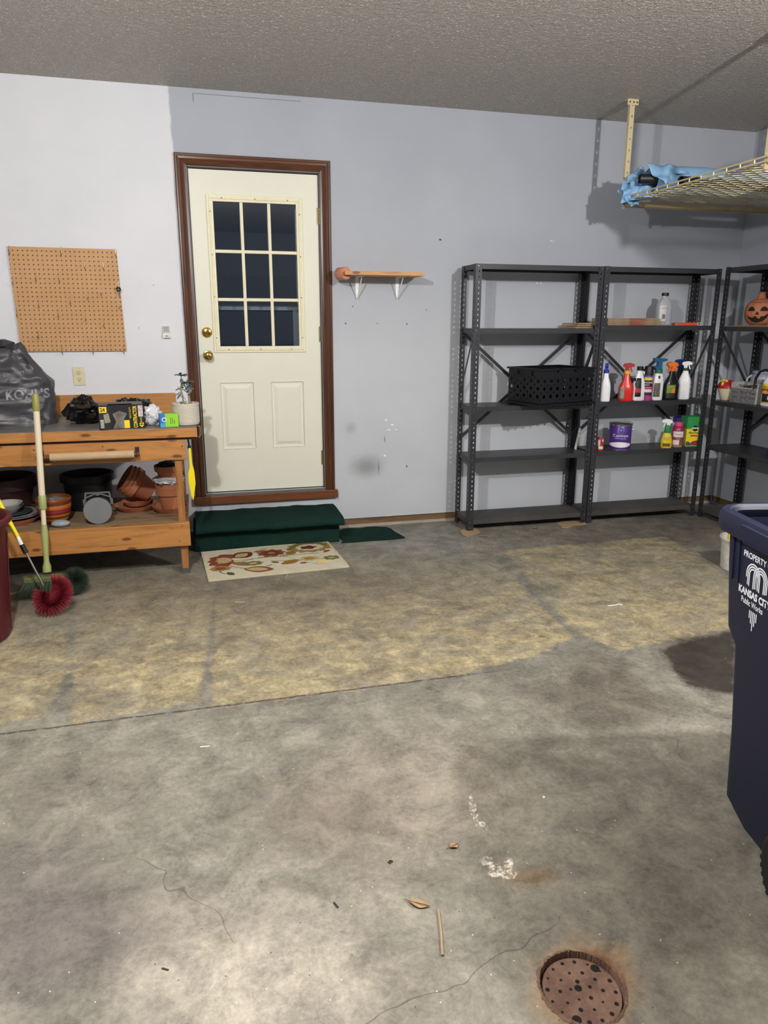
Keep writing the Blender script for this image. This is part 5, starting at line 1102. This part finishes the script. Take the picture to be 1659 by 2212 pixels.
# ================================================================== LEFT FOREGROUND: trash can, brooms
red = M('50121b', .45, var=.08, scale=5, name='maroon_plastic')
tc = thing('trash_can', 'round maroon plastic trash can at the left photo edge', 'trash can', (-1.158, -1.425, 0))
mb = MB(); mb.lathe([(.190, 0), (.198, .006), (.232, .50), (.240, .53), (.240, .545), (.262, .552), (.268, .560), (.264, .575), (.246, .578), (.236, .560), (.226, .50), (.19, .02), (.01, .02)], 64)
mb.build('can_body', red, tc, smooth=30)
mb = MB()
for k in range(10):
    a_ = 2*PI*k/10+.2; mb.bar((.200*math.cos(a_), .200*math.sin(a_), .02), (.236*math.cos(a_), .236*math.sin(a_), .50), .03, .006, (math.cos(a_), math.sin(a_), 0))
mb.build('ribs', red, tc, bevel=.002)
for a_ in (math.radians(-52), math.radians(128)):
    mb = MB(); mb.T = Matrix.Rotation(a_, 4, 'Z'); mb.prism([(.238, -.07), (.286, -.055), (.286, .055), (.238, .07)], .47, .555); mb.build('handle', red, tc, bevel=.006)
# deck brush with a green head
gbm = M('33422e', .8, var=.3, scale=60, name='green_bristle'); lime = M('98a066', .45, var=.06, name='lime_plastic'); cream_h = M('d3c6ae', .45, var=.03, name='cream_handle')
db = thing('broom', 'push broom with cream pole and lime socket leaning on the bench', 'broom', (-.871, -.93, 0))
A = Vector((0, .010, .135)); B = Vector((.018, .155, 1.075)); L_ = lambda q_: A.lerp(B, q_)
MB().tube([L_(.27), L_(.36)], .0125, 14).build('pole_section', cream_h, db, smooth=True)
MB().tube([L_(.40), L_(.92)], .0165, 16).build('pole', cream_h, db, smooth=True)
MB().tube([L_(.355), L_(.36), L_(.43), L_(.435)], [.017, .020, .020, .018], 14).build('collar', lime, db, smooth=35)
MB().tube([L_(.0), L_(.03), L_(.06), L_(.10), L_(.22), L_(.27)], [.022, .022, .014, .014, .019, .0135], 14).build('socket', lime, db, smooth=35)
mb = MB(); mb.tube([L_(.90), L_(.905), L_(.975), L_(.995), L_(1.0)], [.0168, .0185, .0185, .015, .006], 16); mb.build('hanging_cap', M('8c8a45', .45), db, smooth=35)
mb = MB(); mb.box((-.115, -.028, .088), (.115, .028, .118)); mb.build('head_block', M('5d6840', .6), db, bevel=.006)
def bristles(name, mat, parent, gen, count, seed, wd=.0013):
    random.seed(seed); mb = MB()
    for _ in range(count):
        p, d, ln = gen(); p = Vector(p); d = Vector(d).normalized(); s_ = d.cross(Vector((random.random()-.5, random.random()-.5, random.random()-.5))).normalized()*wd
        s2 = d.cross(s_).normalized()*wd; e = p+d*ln
        mb.add([p+s_, p-s_*.5+s2*.87, p-s_*.5-s2*.87, e], [(0, 1, 3), (1, 2, 3), (2, 0, 3)])
    return mb.build(name, mat, parent, recalc=False, stuff=True)
def g1():
    x_ = random.uniform(-.115, .115); y_ = random.uniform(-.028, .028); return (x_, y_, .090), (x_*1.2+random.uniform(-.04, .04), y_*6+random.uniform(-.05, .05), -.20), .094
bristles('bristles', gbm, db, g1, 2600, 1, .0016)
# round green brush behind, its short handle lying to the left
rb_ = thing('round_brush', 'dark green round bristle brush lying behind the broom head', 'brush', (-.735, -.93, .075))
mb = MB(); mb.tube([(0, 0, 0), (-.10, .0, -.01), (-.30, .0, -.045), (-.42, .0, -.060)], [.012, .012, .009, .009], 10); mb.build('handle', M('8c8558', .6), rb_, smooth=True)
MB().ball((0, 0, 0), .03, 12, 8).build('core', M('22301f', .7), rb_)
def g2():
    a_ = random.uniform(0, 2*PI); f_ = math.acos(random.uniform(-1, 1)); d = Vector((math.sin(f_)*math.cos(a_)*.85, math.sin(f_)*math.sin(a_)*.7, math.cos(f_))); return d*.018, d, .056+.012*random.random()
bristles('bristles', M('2f4030', .8, var=.3, scale=60), rb_, g2, 3600, 2, .0014)
# red round brush on a yellow telescopic pole
rd = thing('cobweb_duster', 'red curled bristle duster on a yellow telescoping pole leaning by the maroon can', 'duster', (-.80, -1.20, .105))
spine = [Vector((.044*math.cos(a_)+.010*math.sin(a_), .034*math.sin(a_), .046*math.sin(a_)-.004)) for a_ in [math.radians(-200+300*k/30) for k in range(31)]]
MB().tube(spine, .004, 8).build('twisted_core', M('5a5a5a', .3, .8), rd)
redb = M('9c2f40', .55, var=.2, scale=80, name='red_bristle')
def g3():
    k = random.randrange(30); p = spine[k].lerp(spine[k+1], random.random()); tdir = (spine[k+1]-spine[k]).normalized(); v = Vector((random.gauss(0, 1), random.gauss(0, 1), random.gauss(0, 1))); v = (v-tdir*v.dot(tdir)).normalized()+tdir*.1
    ln = .054+.006*random.random()
    if v.z < 0: ln = min(ln, (p.z+.103)/max(.05, -v.z))
    return p, v, ln
bristles('bristles', redb, rd, g3, 9000, 3, .0010)
A = Vector((-.045, .03, .040)); B = Vector((-.42, .13, 1.05)); 
MB().tube([A, A.lerp(B, .20)], .0055, 10).build('inner_tube', M('b9bcc0', .25, .9), rd, smooth=True)
MB().tube([A.lerp(B, .17), A.lerp(B, .215)], .0125, 12).build('lock_collar', BLACK, rd, smooth=35)
MB().tube([A.lerp(B, .21), A.lerp(B, .255)], .0105, 12).build('white_sleeve', WHITE, rd, smooth=35)
MB().tube([A.lerp(B, .255), B], .0115, 12).build('pole', M('e0cf1c', .35, var=.03), rd, smooth=35)

# ================================================================== BLUE CART at right
navy = M('0c1330', .55, var=.10, scale=4, name='navy_plastic')
ct = thing('trash_cart', 'tall navy wheeled trash cart with white city printing at the right photo edge', 'trash cart', (1.645, -3.603, 0), math.radians(-11))
sect = [  # z, x half, y rear, y front
    (.045, .262, -.26, .110), (.085, .268, -.275, .195), (.30, .274, -.30, .207), (.555, .288, -.325, .222), (.600, .294, -.33, .260), (.78, .302, -.34, .284), (.905, .308, -.345, .294)]
mb = MB(); vs_ = []; n = 0
def rsec(hx, y0, y1, z, r=.05, k=5, inset=0):
    P = []; hx -= inset; y0 += inset; y1 -= inset
    for (cx, cy, a0) in ((hx-r, y1-r, 0), (-hx+r, y1-r, 90), (-hx+r, y0+r, 180), (hx-r, y0+r, 270)):
        for i in range(k+1): a_ = math.radians(a0+90*i/k); P.append((cx+r*math.cos(a_), cy+r*math.sin(a_), z))
    return P
secs = [rsec(hx, y0, y1, z, .045) for z, hx, y0, y1 in sect]+[rsec(hx, y0, y1, z, .04, inset=.006) for z, hx, y0, y1 in reversed(sect)]
N = len(secs[0])
for s_ in secs: vs_ += s_
mb.add(vs_, [(i*N+k, i*N+(k+1) % N, (i+1)*N+(k+1) % N, (i+1)*N+k) for i in range(len(secs)-1) for k in range(N)]+[tuple(range(N)), tuple(range((len(secs)-1)*N, len(secs)*N))])
cbody = mb.build('cart_body', navy, ct, smooth=30); bv = bvh_of(cbody)
mb = MB(); rp = [(.018, .878), (.030, .880), (.050, .884), (.055, .895), (.053, .925), (.044, .938), (.020, .940), (.012, .934), (.004, .936), (-.004, .928), (.0, .90)]
secs = [rsec(.302+o_*.8, -.34-o_*.8, .290+o_*.8, z, .05+o_) for o_, z in rp]; vs_ = []
for s_ in secs: vs_ += s_
mb.add(vs_, [(i*N+k, i*N+(k+1) % N, ((i+1) % len(secs))*N+(k+1) % N, ((i+1) % len(secs))*N+k) for i in range(len(secs)) for k in range(N)])
mb.box((-.354, -.28, .893), (-.343, .130, .930)); mb.box((-.356, -.26, .889), (-.348, .110, .894))
mb.build('rim', navy, ct, smooth=30)
mb = MB()
for yy in (.262, .232): mb.bar((-.304, yy-.03, .885), (-.298, yy-.035, .745), .010, .014, (1, 0, 0))
mb.build('gussets', navy, ct, bevel=.002)
MB().tube([(-.29, -.235, .125), (.29, -.235, .125)], .012, 10).build('axle', M('33343a', .4, .8), ct)
for s_ in (-1, 1):
    wmb = MB(); wmb.T = Matrix.Translation((s_*.300, -.235, .127)) @ Matrix.Rotation(PI/2, 4, 'Y'); wmb.lathe([(.06, -.030), (.112, -.032), (.122, -.026), (.126, -.014), (.126, .014), (.122, .026), (.112, .032), (.06, .030)], 48); 
    for k in range(36):
        a_ = 2*PI*k/36; wmb.bar((.125*math.cos(a_), .125*math.sin(a_), -.026), (.125*math.cos(a_), .125*math.sin(a_), .026), .010, .006, (math.cos(a_), math.sin(a_), 0))
    wh = wmb.build('wheel', M('121316', .6), ct, smooth=30)
    hm = MB(); hm.T = Matrix.Translation((s_*.300, -.235, .127)) @ Matrix.Rotation(PI/2, 4, 'Y'); hm.lathe([(.058, -.034), (.05, -.026), (.02, -.024), (.018, -.038), (.001, -.038)], 24); hm.lathe([(.058, .034), (.05, .026), (.02, .024), (.018, .038), (.001, .038)], 24); hm.build('hub', navy, wh, smooth=30)
MB().tube([(-.25, -.40, .93), (.25, -.40, .93)], .014, 12).build('handle_bar', navy, ct, smooth=True)
for s_ in (-1, 1): MB().tube([(s_*.25, -.40, .93), (s_*.25, -.35, .91)], .014, 12).build('handle_arm', navy, ct)
# printing on the side that faces the room (reads towards the back of the cart)
prn = M('dfe3ea', .6, name='white_print'); XD, YD = (0, -1, 0), (0, 0, 1); ox = -.6
def P(y_, z_): return (ox, y_, z_)
C0 = .112    # y of the logo centre line
text('PROPERTY OF', .0235, prn, ct, P(C0+.066, .830), XD, YD, bvh=bv, off=.001, bold=.0006, sx=.95)
def strip(pts, wd, nm='logo_line'):
    mb = MB(); Q = [Vector((0, a_, b_)) for a_, b_ in pts]; vs_ = []; 
    for k, p_ in enumerate(Q):
        d = (Q[min(k+1, len(Q)-1)]-Q[max(k-1, 0)]).normalized(); n_ = Vector((0, -d.z, d.y))*wd/2
        for q_ in (p_-n_, p_+n_):
            h_ = bv.ray_cast(Vector((-1, q_.y, q_.z)), Vector((1, 0, 0))); vs_.append((h_[0].x-.001, q_.y, q_.z))
    mb.add(vs_, [(2*k, 2*k+2, 2*k+3, 2*k+1) for k in range(len(Q)-1)]); mb.build(nm, prn, ct, recalc=False, solid=.0003)
for s_ in (1, -1):
    for k, r in enumerate((.031, .024, .017)):
        cy_ = C0-.004+s_*.017; cz_ = .788
        pts = [(cy_+s_*r, .758-(.002*k) if s_ < 0 or k else .776)]+[(cy_+s_*r*math.cos(a_), cz_+r*math.sin(a_)) for a_ in [PI*i/14 for i in range(15)]]+[(cy_-s_*r, .752+.002*k)]
        strip(pts, .0042)
for k, (dy, z_) in enumerate([(.018, .668), (.010, .655), (.002, .636), (-.006, .652), (-.014, .666)]): strip([(C0-.004+dy, .690), (C0-.004+dy, z_)], .0042)
text('KANSAS CITY', .0275, prn, ct, P(C0+.077, .724), XD, YD, bvh=bv, off=.001, bold=.0012, sx=.90)
text('Public Works', .0230, prn, ct, P(C0+.060, .700), XD, YD, bvh=bv, off=.001, bold=.0004, sx=.82)
random.seed(11)
# bucket behind the cart
bk = thing('bucket', 'white bucket with a yellow stick standing behind the navy cart', 'bucket', (3.085, -1.46, 0))
MB().lathe([(.10, 0), (.104, .004), (.118, .185), (.126, .186), (.126, .197), (.116, .197), (.10, .01), (.01, .01)], 32).build('bucket_body', M('c9c8c2', .5, var=.25, scale=30), bk, smooth=35)
o = MB().tube([(3.01, -1.46, .012), (2.975, -1.47, .30)], .012, 10).build('yellow_stick', M('d9b92c', .4)); tag(o, 'yellow stick standing in the white bucket behind the cart', 'stick')

# ================================================================== OVERHEAD RACK
cream = M('cdbf98', .4, .1, var=.05, name='rack_cream')
RX, RY, RZ = 2.715, -.486, 2.165; RWd, RLn = 1.20, 2.35
rk = thing('overhead_rack', 'cream wire-mesh storage rack hung from the ceiling at the right', 'rack', (RX, RY, RZ))
def strap(x_, y_, z0_, z1_, wd=.030):
    mb = MB(); n = int((z1_-z0_)/.062)
    cx = 0; hw, hh_ = .004, .006; zz = z0_
    for k in range(n):
        a, b = z0_+(z1_-z0_)*k/n, z0_+(z1_-z0_)*(k+1)/n; zc = (a+b)/2
        for (p0, p1, q0, q1) in [(-wd/2, -hw, a, b), (hw, wd/2, a, b), (-hw, hw, a, zc-hh_), (-hw, hw, zc+hh_, b)]:
            mb.add([(x_+p0, y_, q0), (x_+p1, y_, q0), (x_+p1, y_, q1), (x_+p0, y_, q1)], [(0, 1, 2, 3)])
    mb.add([(x_-wd/2, y_, z0_), (x_-wd/2, y_+.022, z0_), (x_-wd/2, y_+.022, z1_), (x_-wd/2, y_, z1_)], [(0, 1, 2, 3)])
    mb.box((x_-.038, y_-.002, z1_-.034), (x_+.038, y_+.002, z1_)); mb.box((x_-.038, y_-.0, z1_-.004), (x_+.038, y_+.04, z1_))
    s_ = mb.build('ceiling_strap', cream, rk, solid=.003, recalc=False)
    mb = MB()
    for dx in (-.024, .003, .026): mb.tube([(x_+dx, y_-.002, z1_-.018), (x_+dx, y_-.008, z1_-.018)], .0045, 8)
    mb.build('bolts', M('5e584a', .4, .7), s_)
top = H-RZ
strap(-.005, .0, .165, top); strap(.03, -1.20, -.01, top); strap(RWd-.05, 0, -.01, top); strap(RWd-.05, -1.20, -.01, top)
mb = MB(); mb.box((-.03, -.004, -.15+.13), (-.006, .0, .17)); mb.build('inner_strap', M('7c7468', .5), rk)
for y_ in (.004, -1.20, -RLn):
    mb = MB(); mb.box((0, y_-.002, -.002), (RWd, y_+.002, .032)); mb.box((0, y_-.002, -.004), (RWd, y_+.028, 0)); mb.build('cross_beam', M('b3a27c', .4, .1), rk)
for x_ in (0, RWd):
    mb = MB(); mb.tube([(x_, 0, .036), (x_, -RLn, .036)], .005, 8); mb.tube([(x_, 0, .058), (x_, -RLn, .058)], .005, 8)
    for k in range(24): mb.tube([(x_, -.03-k*.1, .036), (x_, -.03-k*.1, .058)], .004, 6)
    mb.build('side_rail', cream, rk, smooth=True)
mb = MB(); rows = 62; st_ = RLn/rows; nx = 22; cxw = RWd/nx
for j in range(rows):
    for i in range(nx):
        y0_ = -j*st_; s0 = (i+j) % 2
        mb.bar((i*cxw, y0_-(st_ if s0 else 0), .040), ((i+1)*cxw, y0_-(0 if s0 else st_), .040), .0042, .0035)
mb.build('wire_mesh_deck', cream, rk)
DZ = RZ+.043
# long blue tarp roll and its bunched end
bl = M('86b0d6', .45, var=.12, scale=5, bump=.9, name='blue_tarp')
tpo = thing('blue_tarp', 'light blue tarp bundle spilling over the corner of the ceiling rack', 'tarp', (RX, RY, DZ))
mb = MB()
def roll(a, b):
    L = .10+1.06*a; t_ = 2*PI*b; nn = noise.noise(Vector((L*2.2, math.cos(t_)*1.5, math.sin(t_)*1.5)))*.012+noise.noise(Vector((L*7, math.cos(t_)*3, math.sin(t_)*3)))*.004
    r_ = .074+nn; return (L, -.10+r_*1.2*math.cos(t_), max(.001, .103+r_*1.1*math.sin(t_)))
mb.grid(40, 28, roll); mb.build('rolled_length', bl, tpo, smooth=70, recalc=False)
def fold_sheet(name, corners, seed, amp, nx=26, ny=26, waves=3.0):
    c00, c10, c01, c11 = [Vector(c_) for c_ in corners]; mb = MB(); nrm = (c10-c00).cross(c01-c00).normalized()
    def fn(a, b):
        p = c00.lerp(c10, a).lerp(c01.lerp(c11, a), b); q_ = math.sin((a*.8+b*.55+.25*noise.noise(Vector((a*2+seed, b*2, 0))))*2*PI*waves)
        q_ = math.copysign(abs(q_)**.7, q_); p = p+nrm*(amp*q_+amp*.9*noise.noise(Vector((a*3+seed, b*3, seed)))); return p
    mb.grid(nx, ny, fn); return mb.build(name, bl, tpo, smooth=45, solid=.002, recalc=False)
fold_sheet('upper_fold', [(.02, -.16, .185), (.30, -.20, .150), (.10, -.26, .03), (.22, -.30, .045)], 1.0, .016, waves=1.7)
fold_sheet('corner_fold', [(-.045, -.02, .11), (.16, -.06, .10), (-.055, -.04, -.03), (.13, -.14, -.005)], 4.0, .020, waves=2.0)
fold_sheet('hanging_tail', [(-.06, .01, .055), (.10, -.03, .05), (-.02, -.06, -.045), (.04, -.08, -.050)], 8.0, .012, waves=1.5)
fold_sheet('back_fold', [(.0, .02, .17), (.16, .0, .18), (-.02, -.06, .05), (.16, -.10, .04)], 6.0, .022, waves=1.6)
crumple('bunched_core', bl, (.060, -.01, .002), (.085, .055, .060), 7.7, .3, parent=tpo, freq=2.6, smooth=30)
blk2 = M('1a1a1d', .45)
def ctube(name, label, a, b, r):
    a, b = Vector(a), Vector(b); o = thing(name, label, 'tube', a, 0, 'black tubes on the rack'); d = b-a; mb = MB(); n_ = 24
    mb.T = d.to_track_quat('Z', 'Y').to_matrix().to_4x4(); mb.lathe([(r-.004, .002), (r, 0), (r, d.length), (r-.004, d.length), (r-.004, .002)], n_, capb=False, capt=False); mb.lathe([(r-.004, .06), (.001, .06)], n_, capb=False); mb.build('tube_body', blk2, o, smooth=40)
ctube('cardboard_tube', 'upper black tube end poking out of the blue tarp on the rack', (RX+.005, RY-.125, DZ+.098), (RX+.26, RY-.205, DZ+.098), .028)
ctube('cardboard_tube', 'long black tube lying on the rack mesh right of the blue tarp', (RX+.085, RY-.43, DZ+.036), (RX+1.05, RY-.36, DZ+.036), .030)
for k, (x_, y_, sx, sy, sz, c_, lb) in enumerate([(.62, -1.0, .25, .30, .16, '3b3a3c', 'dark bundle resting farther along the ceiling rack'), (.95, -.80, .2, .16, .12, '6f4a40', 'brown bundle near the wall side of the ceiling rack')]):
    o = crumple('cloth_bundle', M(c_, .8), (0, 0, 0), (sx, sy, sz), 3+k*3, .2, freq=2.0, smooth=50); o.location = (RX+x_, RY+y_, DZ); tag(o, lb, 'bundle')

# ================================================================== FLOOR DRAIN and litter
dr = thing('floor_drain', 'rusty round perforated drain cover set in the concrete', 'drain', (DC.x, DC.y, -.03))
t = NT('rusted_iron'); co = t.co(); c = t.ramp(t.noise(18, 7, .7, vec=co), [(.3, s2l('4a372d')), (.5, s2l('6b5144')), (.7, s2l('806656'))]); c = t.mix(t.rng(t.noise(60, 6, .75, vec=co), .6, .7, 0, .5), c, s2l('96714e')); t.bump(t.noise(70, 6, .7, vec=co), .5, .002); rust = t.fin(c, .8)
mb = MB(); mb.mat = 0; mb.lathe([(DR*.985, 0), (DR, .003), (DR, .017), (DR*.985, .020), (.001, .020)], 56)
mb.mat = 1; random.seed(9)
for (nr, rr, off) in ((16, .86, .1), (10, .55, .4), (5, .27, .2)):
    for k in range(nr):
        a_ = 2*PI*k/nr+off; r_ = DR*rr; s_ = random.choice([.0035, .0045, .003, .0052]); mb.lathe([(s_, .0198), (s_, .0203)], 12, c=(r_*math.cos(a_), r_*math.sin(a_), 0))
mb.lathe([(.0085, .0198), (.0085, .0204)], 16, c=(-.004, .008, 0)); mb.lathe([(.0105, .0198), (.0105, .0202)], 16, c=(.060, .045, 0)) ; mb.lathe([(.0105, .0198), (.0105, .0202)], 16, c=(-.045, -.060, 0))
mb.build('cover_plate', [rust, M('0c0807', .9, var=0)], dr)
mb = MB(); random.seed(4); n_ = 180; vs_ = []
for k in range(n_):
    a_ = 2*PI*k/n_; o_ = DR*1.12+.007*noise.noise(Vector((math.cos(a_)*4, math.sin(a_)*4, 0)))+.004*noise.noise(Vector((math.cos(a_)*15, math.sin(a_)*15, 3))); i_ = DR*1.035+random.uniform(-.001, .001)
    vs_ += [(o_*math.cos(a_), o_*math.sin(a_), .0305), (i_*1.02*math.cos(a_), i_*1.02*math.sin(a_), .0335+random.uniform(-.001, .001)), (i_*math.cos(a_), i_*math.sin(a_), .004)]
mb.add(vs_, [(3*k+j, 3*k+j+1, 3*((k+1) % n_)+j+1, 3*((k+1) % n_)+j) for k in range(n_) for j in (0, 1)]); mb.build('collar_ring', rust, dr, recalc=False, solid=.001)
lf = M('a08563', .8, var=.2, scale=60)
def dead_leaf(label, u, v, ln, wd, ang_):
    p = F(u, v, 0); o = thing('dry_leaf', label, 'leaf', (p.x, p.y, .0015), ang_, 'dry leaves on the floor'); mb = MB()
    def fn(a, b):
        w_ = math.sin(PI*min(1, a*1.02))**.8*wd; return ((a-.5)*ln, (b-.5)*w_, .002+.003*abs(2*b-1)+.002*math.sin(a*7))
    mb.grid(14, 6, fn); mb.build('blade', lf, o, smooth='full', solid=.0005, recalc=False)
    MB().tube([(-.5*ln-.012, .003, .003), (-.4*ln, 0, .004), (.3*ln, 0, .0045), (.5*ln, 0, .004)], .0009, 6).build('vein', M('5e4228', .8), o)
dead_leaf('pointed tan dry leaf near the thin stick on the floor', 905, 1955, .055, .026, math.radians(-32)); dead_leaf('curled tan dry leaf left of the white scars on the floor', 981, 1829, .030, .022, math.radians(20))
a, b = F(947, 1966, .004), F(956, 2064, .004); o = MB().tube([a, a.lerp(b, .5)+Vector((.0015, 0, 0)), b], .0036, 8).build('thin_stick', M('a08a70', .7), None, smooth=True); tag(o, 'thin straight tan stick lying on the foreground floor', 'stick')
def litter(label, nm, pts, wd, c_, th=.0015):
    Q = [F(u, v, .0005) for u, v in pts]; mb = MB()
    for p_, q_ in zip(Q, Q[1:]): mb.bar(p_+Vector((0, 0, th/2)), q_+Vector((0, 0, th/2)), wd, th)
    return tag(mb.build(nm, M(c_, .8)), label, 'litter')
litter('white plastic strip bent like a hook on the floor left of the navy cart', 'plastic_strip', [(1313, 1309), (1330, 1307), (1342, 1304), (1341, 1308)], .012, 'dcdcd6')
litter('short pale splinter on the bare floor left of centre', 'wood_splinter', [(432, 1614), (453, 1612)], .006, 'd8d2c4'); litter('tiny pale splinter on the floor below the door mat', 'wood_splinter', [(508, 1301), (529, 1301)], .006, 'cbbd9c')
litter('small dark twig curled on the floor left of the curled leaf', 'twig', [(838, 1864), (843, 1859), (848, 1861), (841, 1866)], .004, '2a2622'); litter('short dark twig on the foreground floor left of the pointed leaf', 'twig', [(721, 1950), (730, 1961)], .005, '2c2824')
litter('thin dark twig on the lower left floor', 'twig', [(350, 2092), (364, 2096)], .004, '3a332c')
litter('dark twig on the floor in front of the left shelving unit', 'twig', [(1035, 1160), (1052, 1160)], .008, '2c2620'); litter('dry grass blade poking out of the door mat edge', 'grass_blade', [(617, 1250), (624, 1236), (628, 1232), (648, 1226)], .004, 'b3a888', .002)
litter('dark chip on the floor between the shelving and green strip', 'wood_chip', [(1150, 1141), (1162, 1144)], .006, '33291f'); litter('white speck of plaster on the right foreground floor', 'plaster_speck', [(1172, 1723), (1177, 1724)], .008, 'e2ded4', .004)
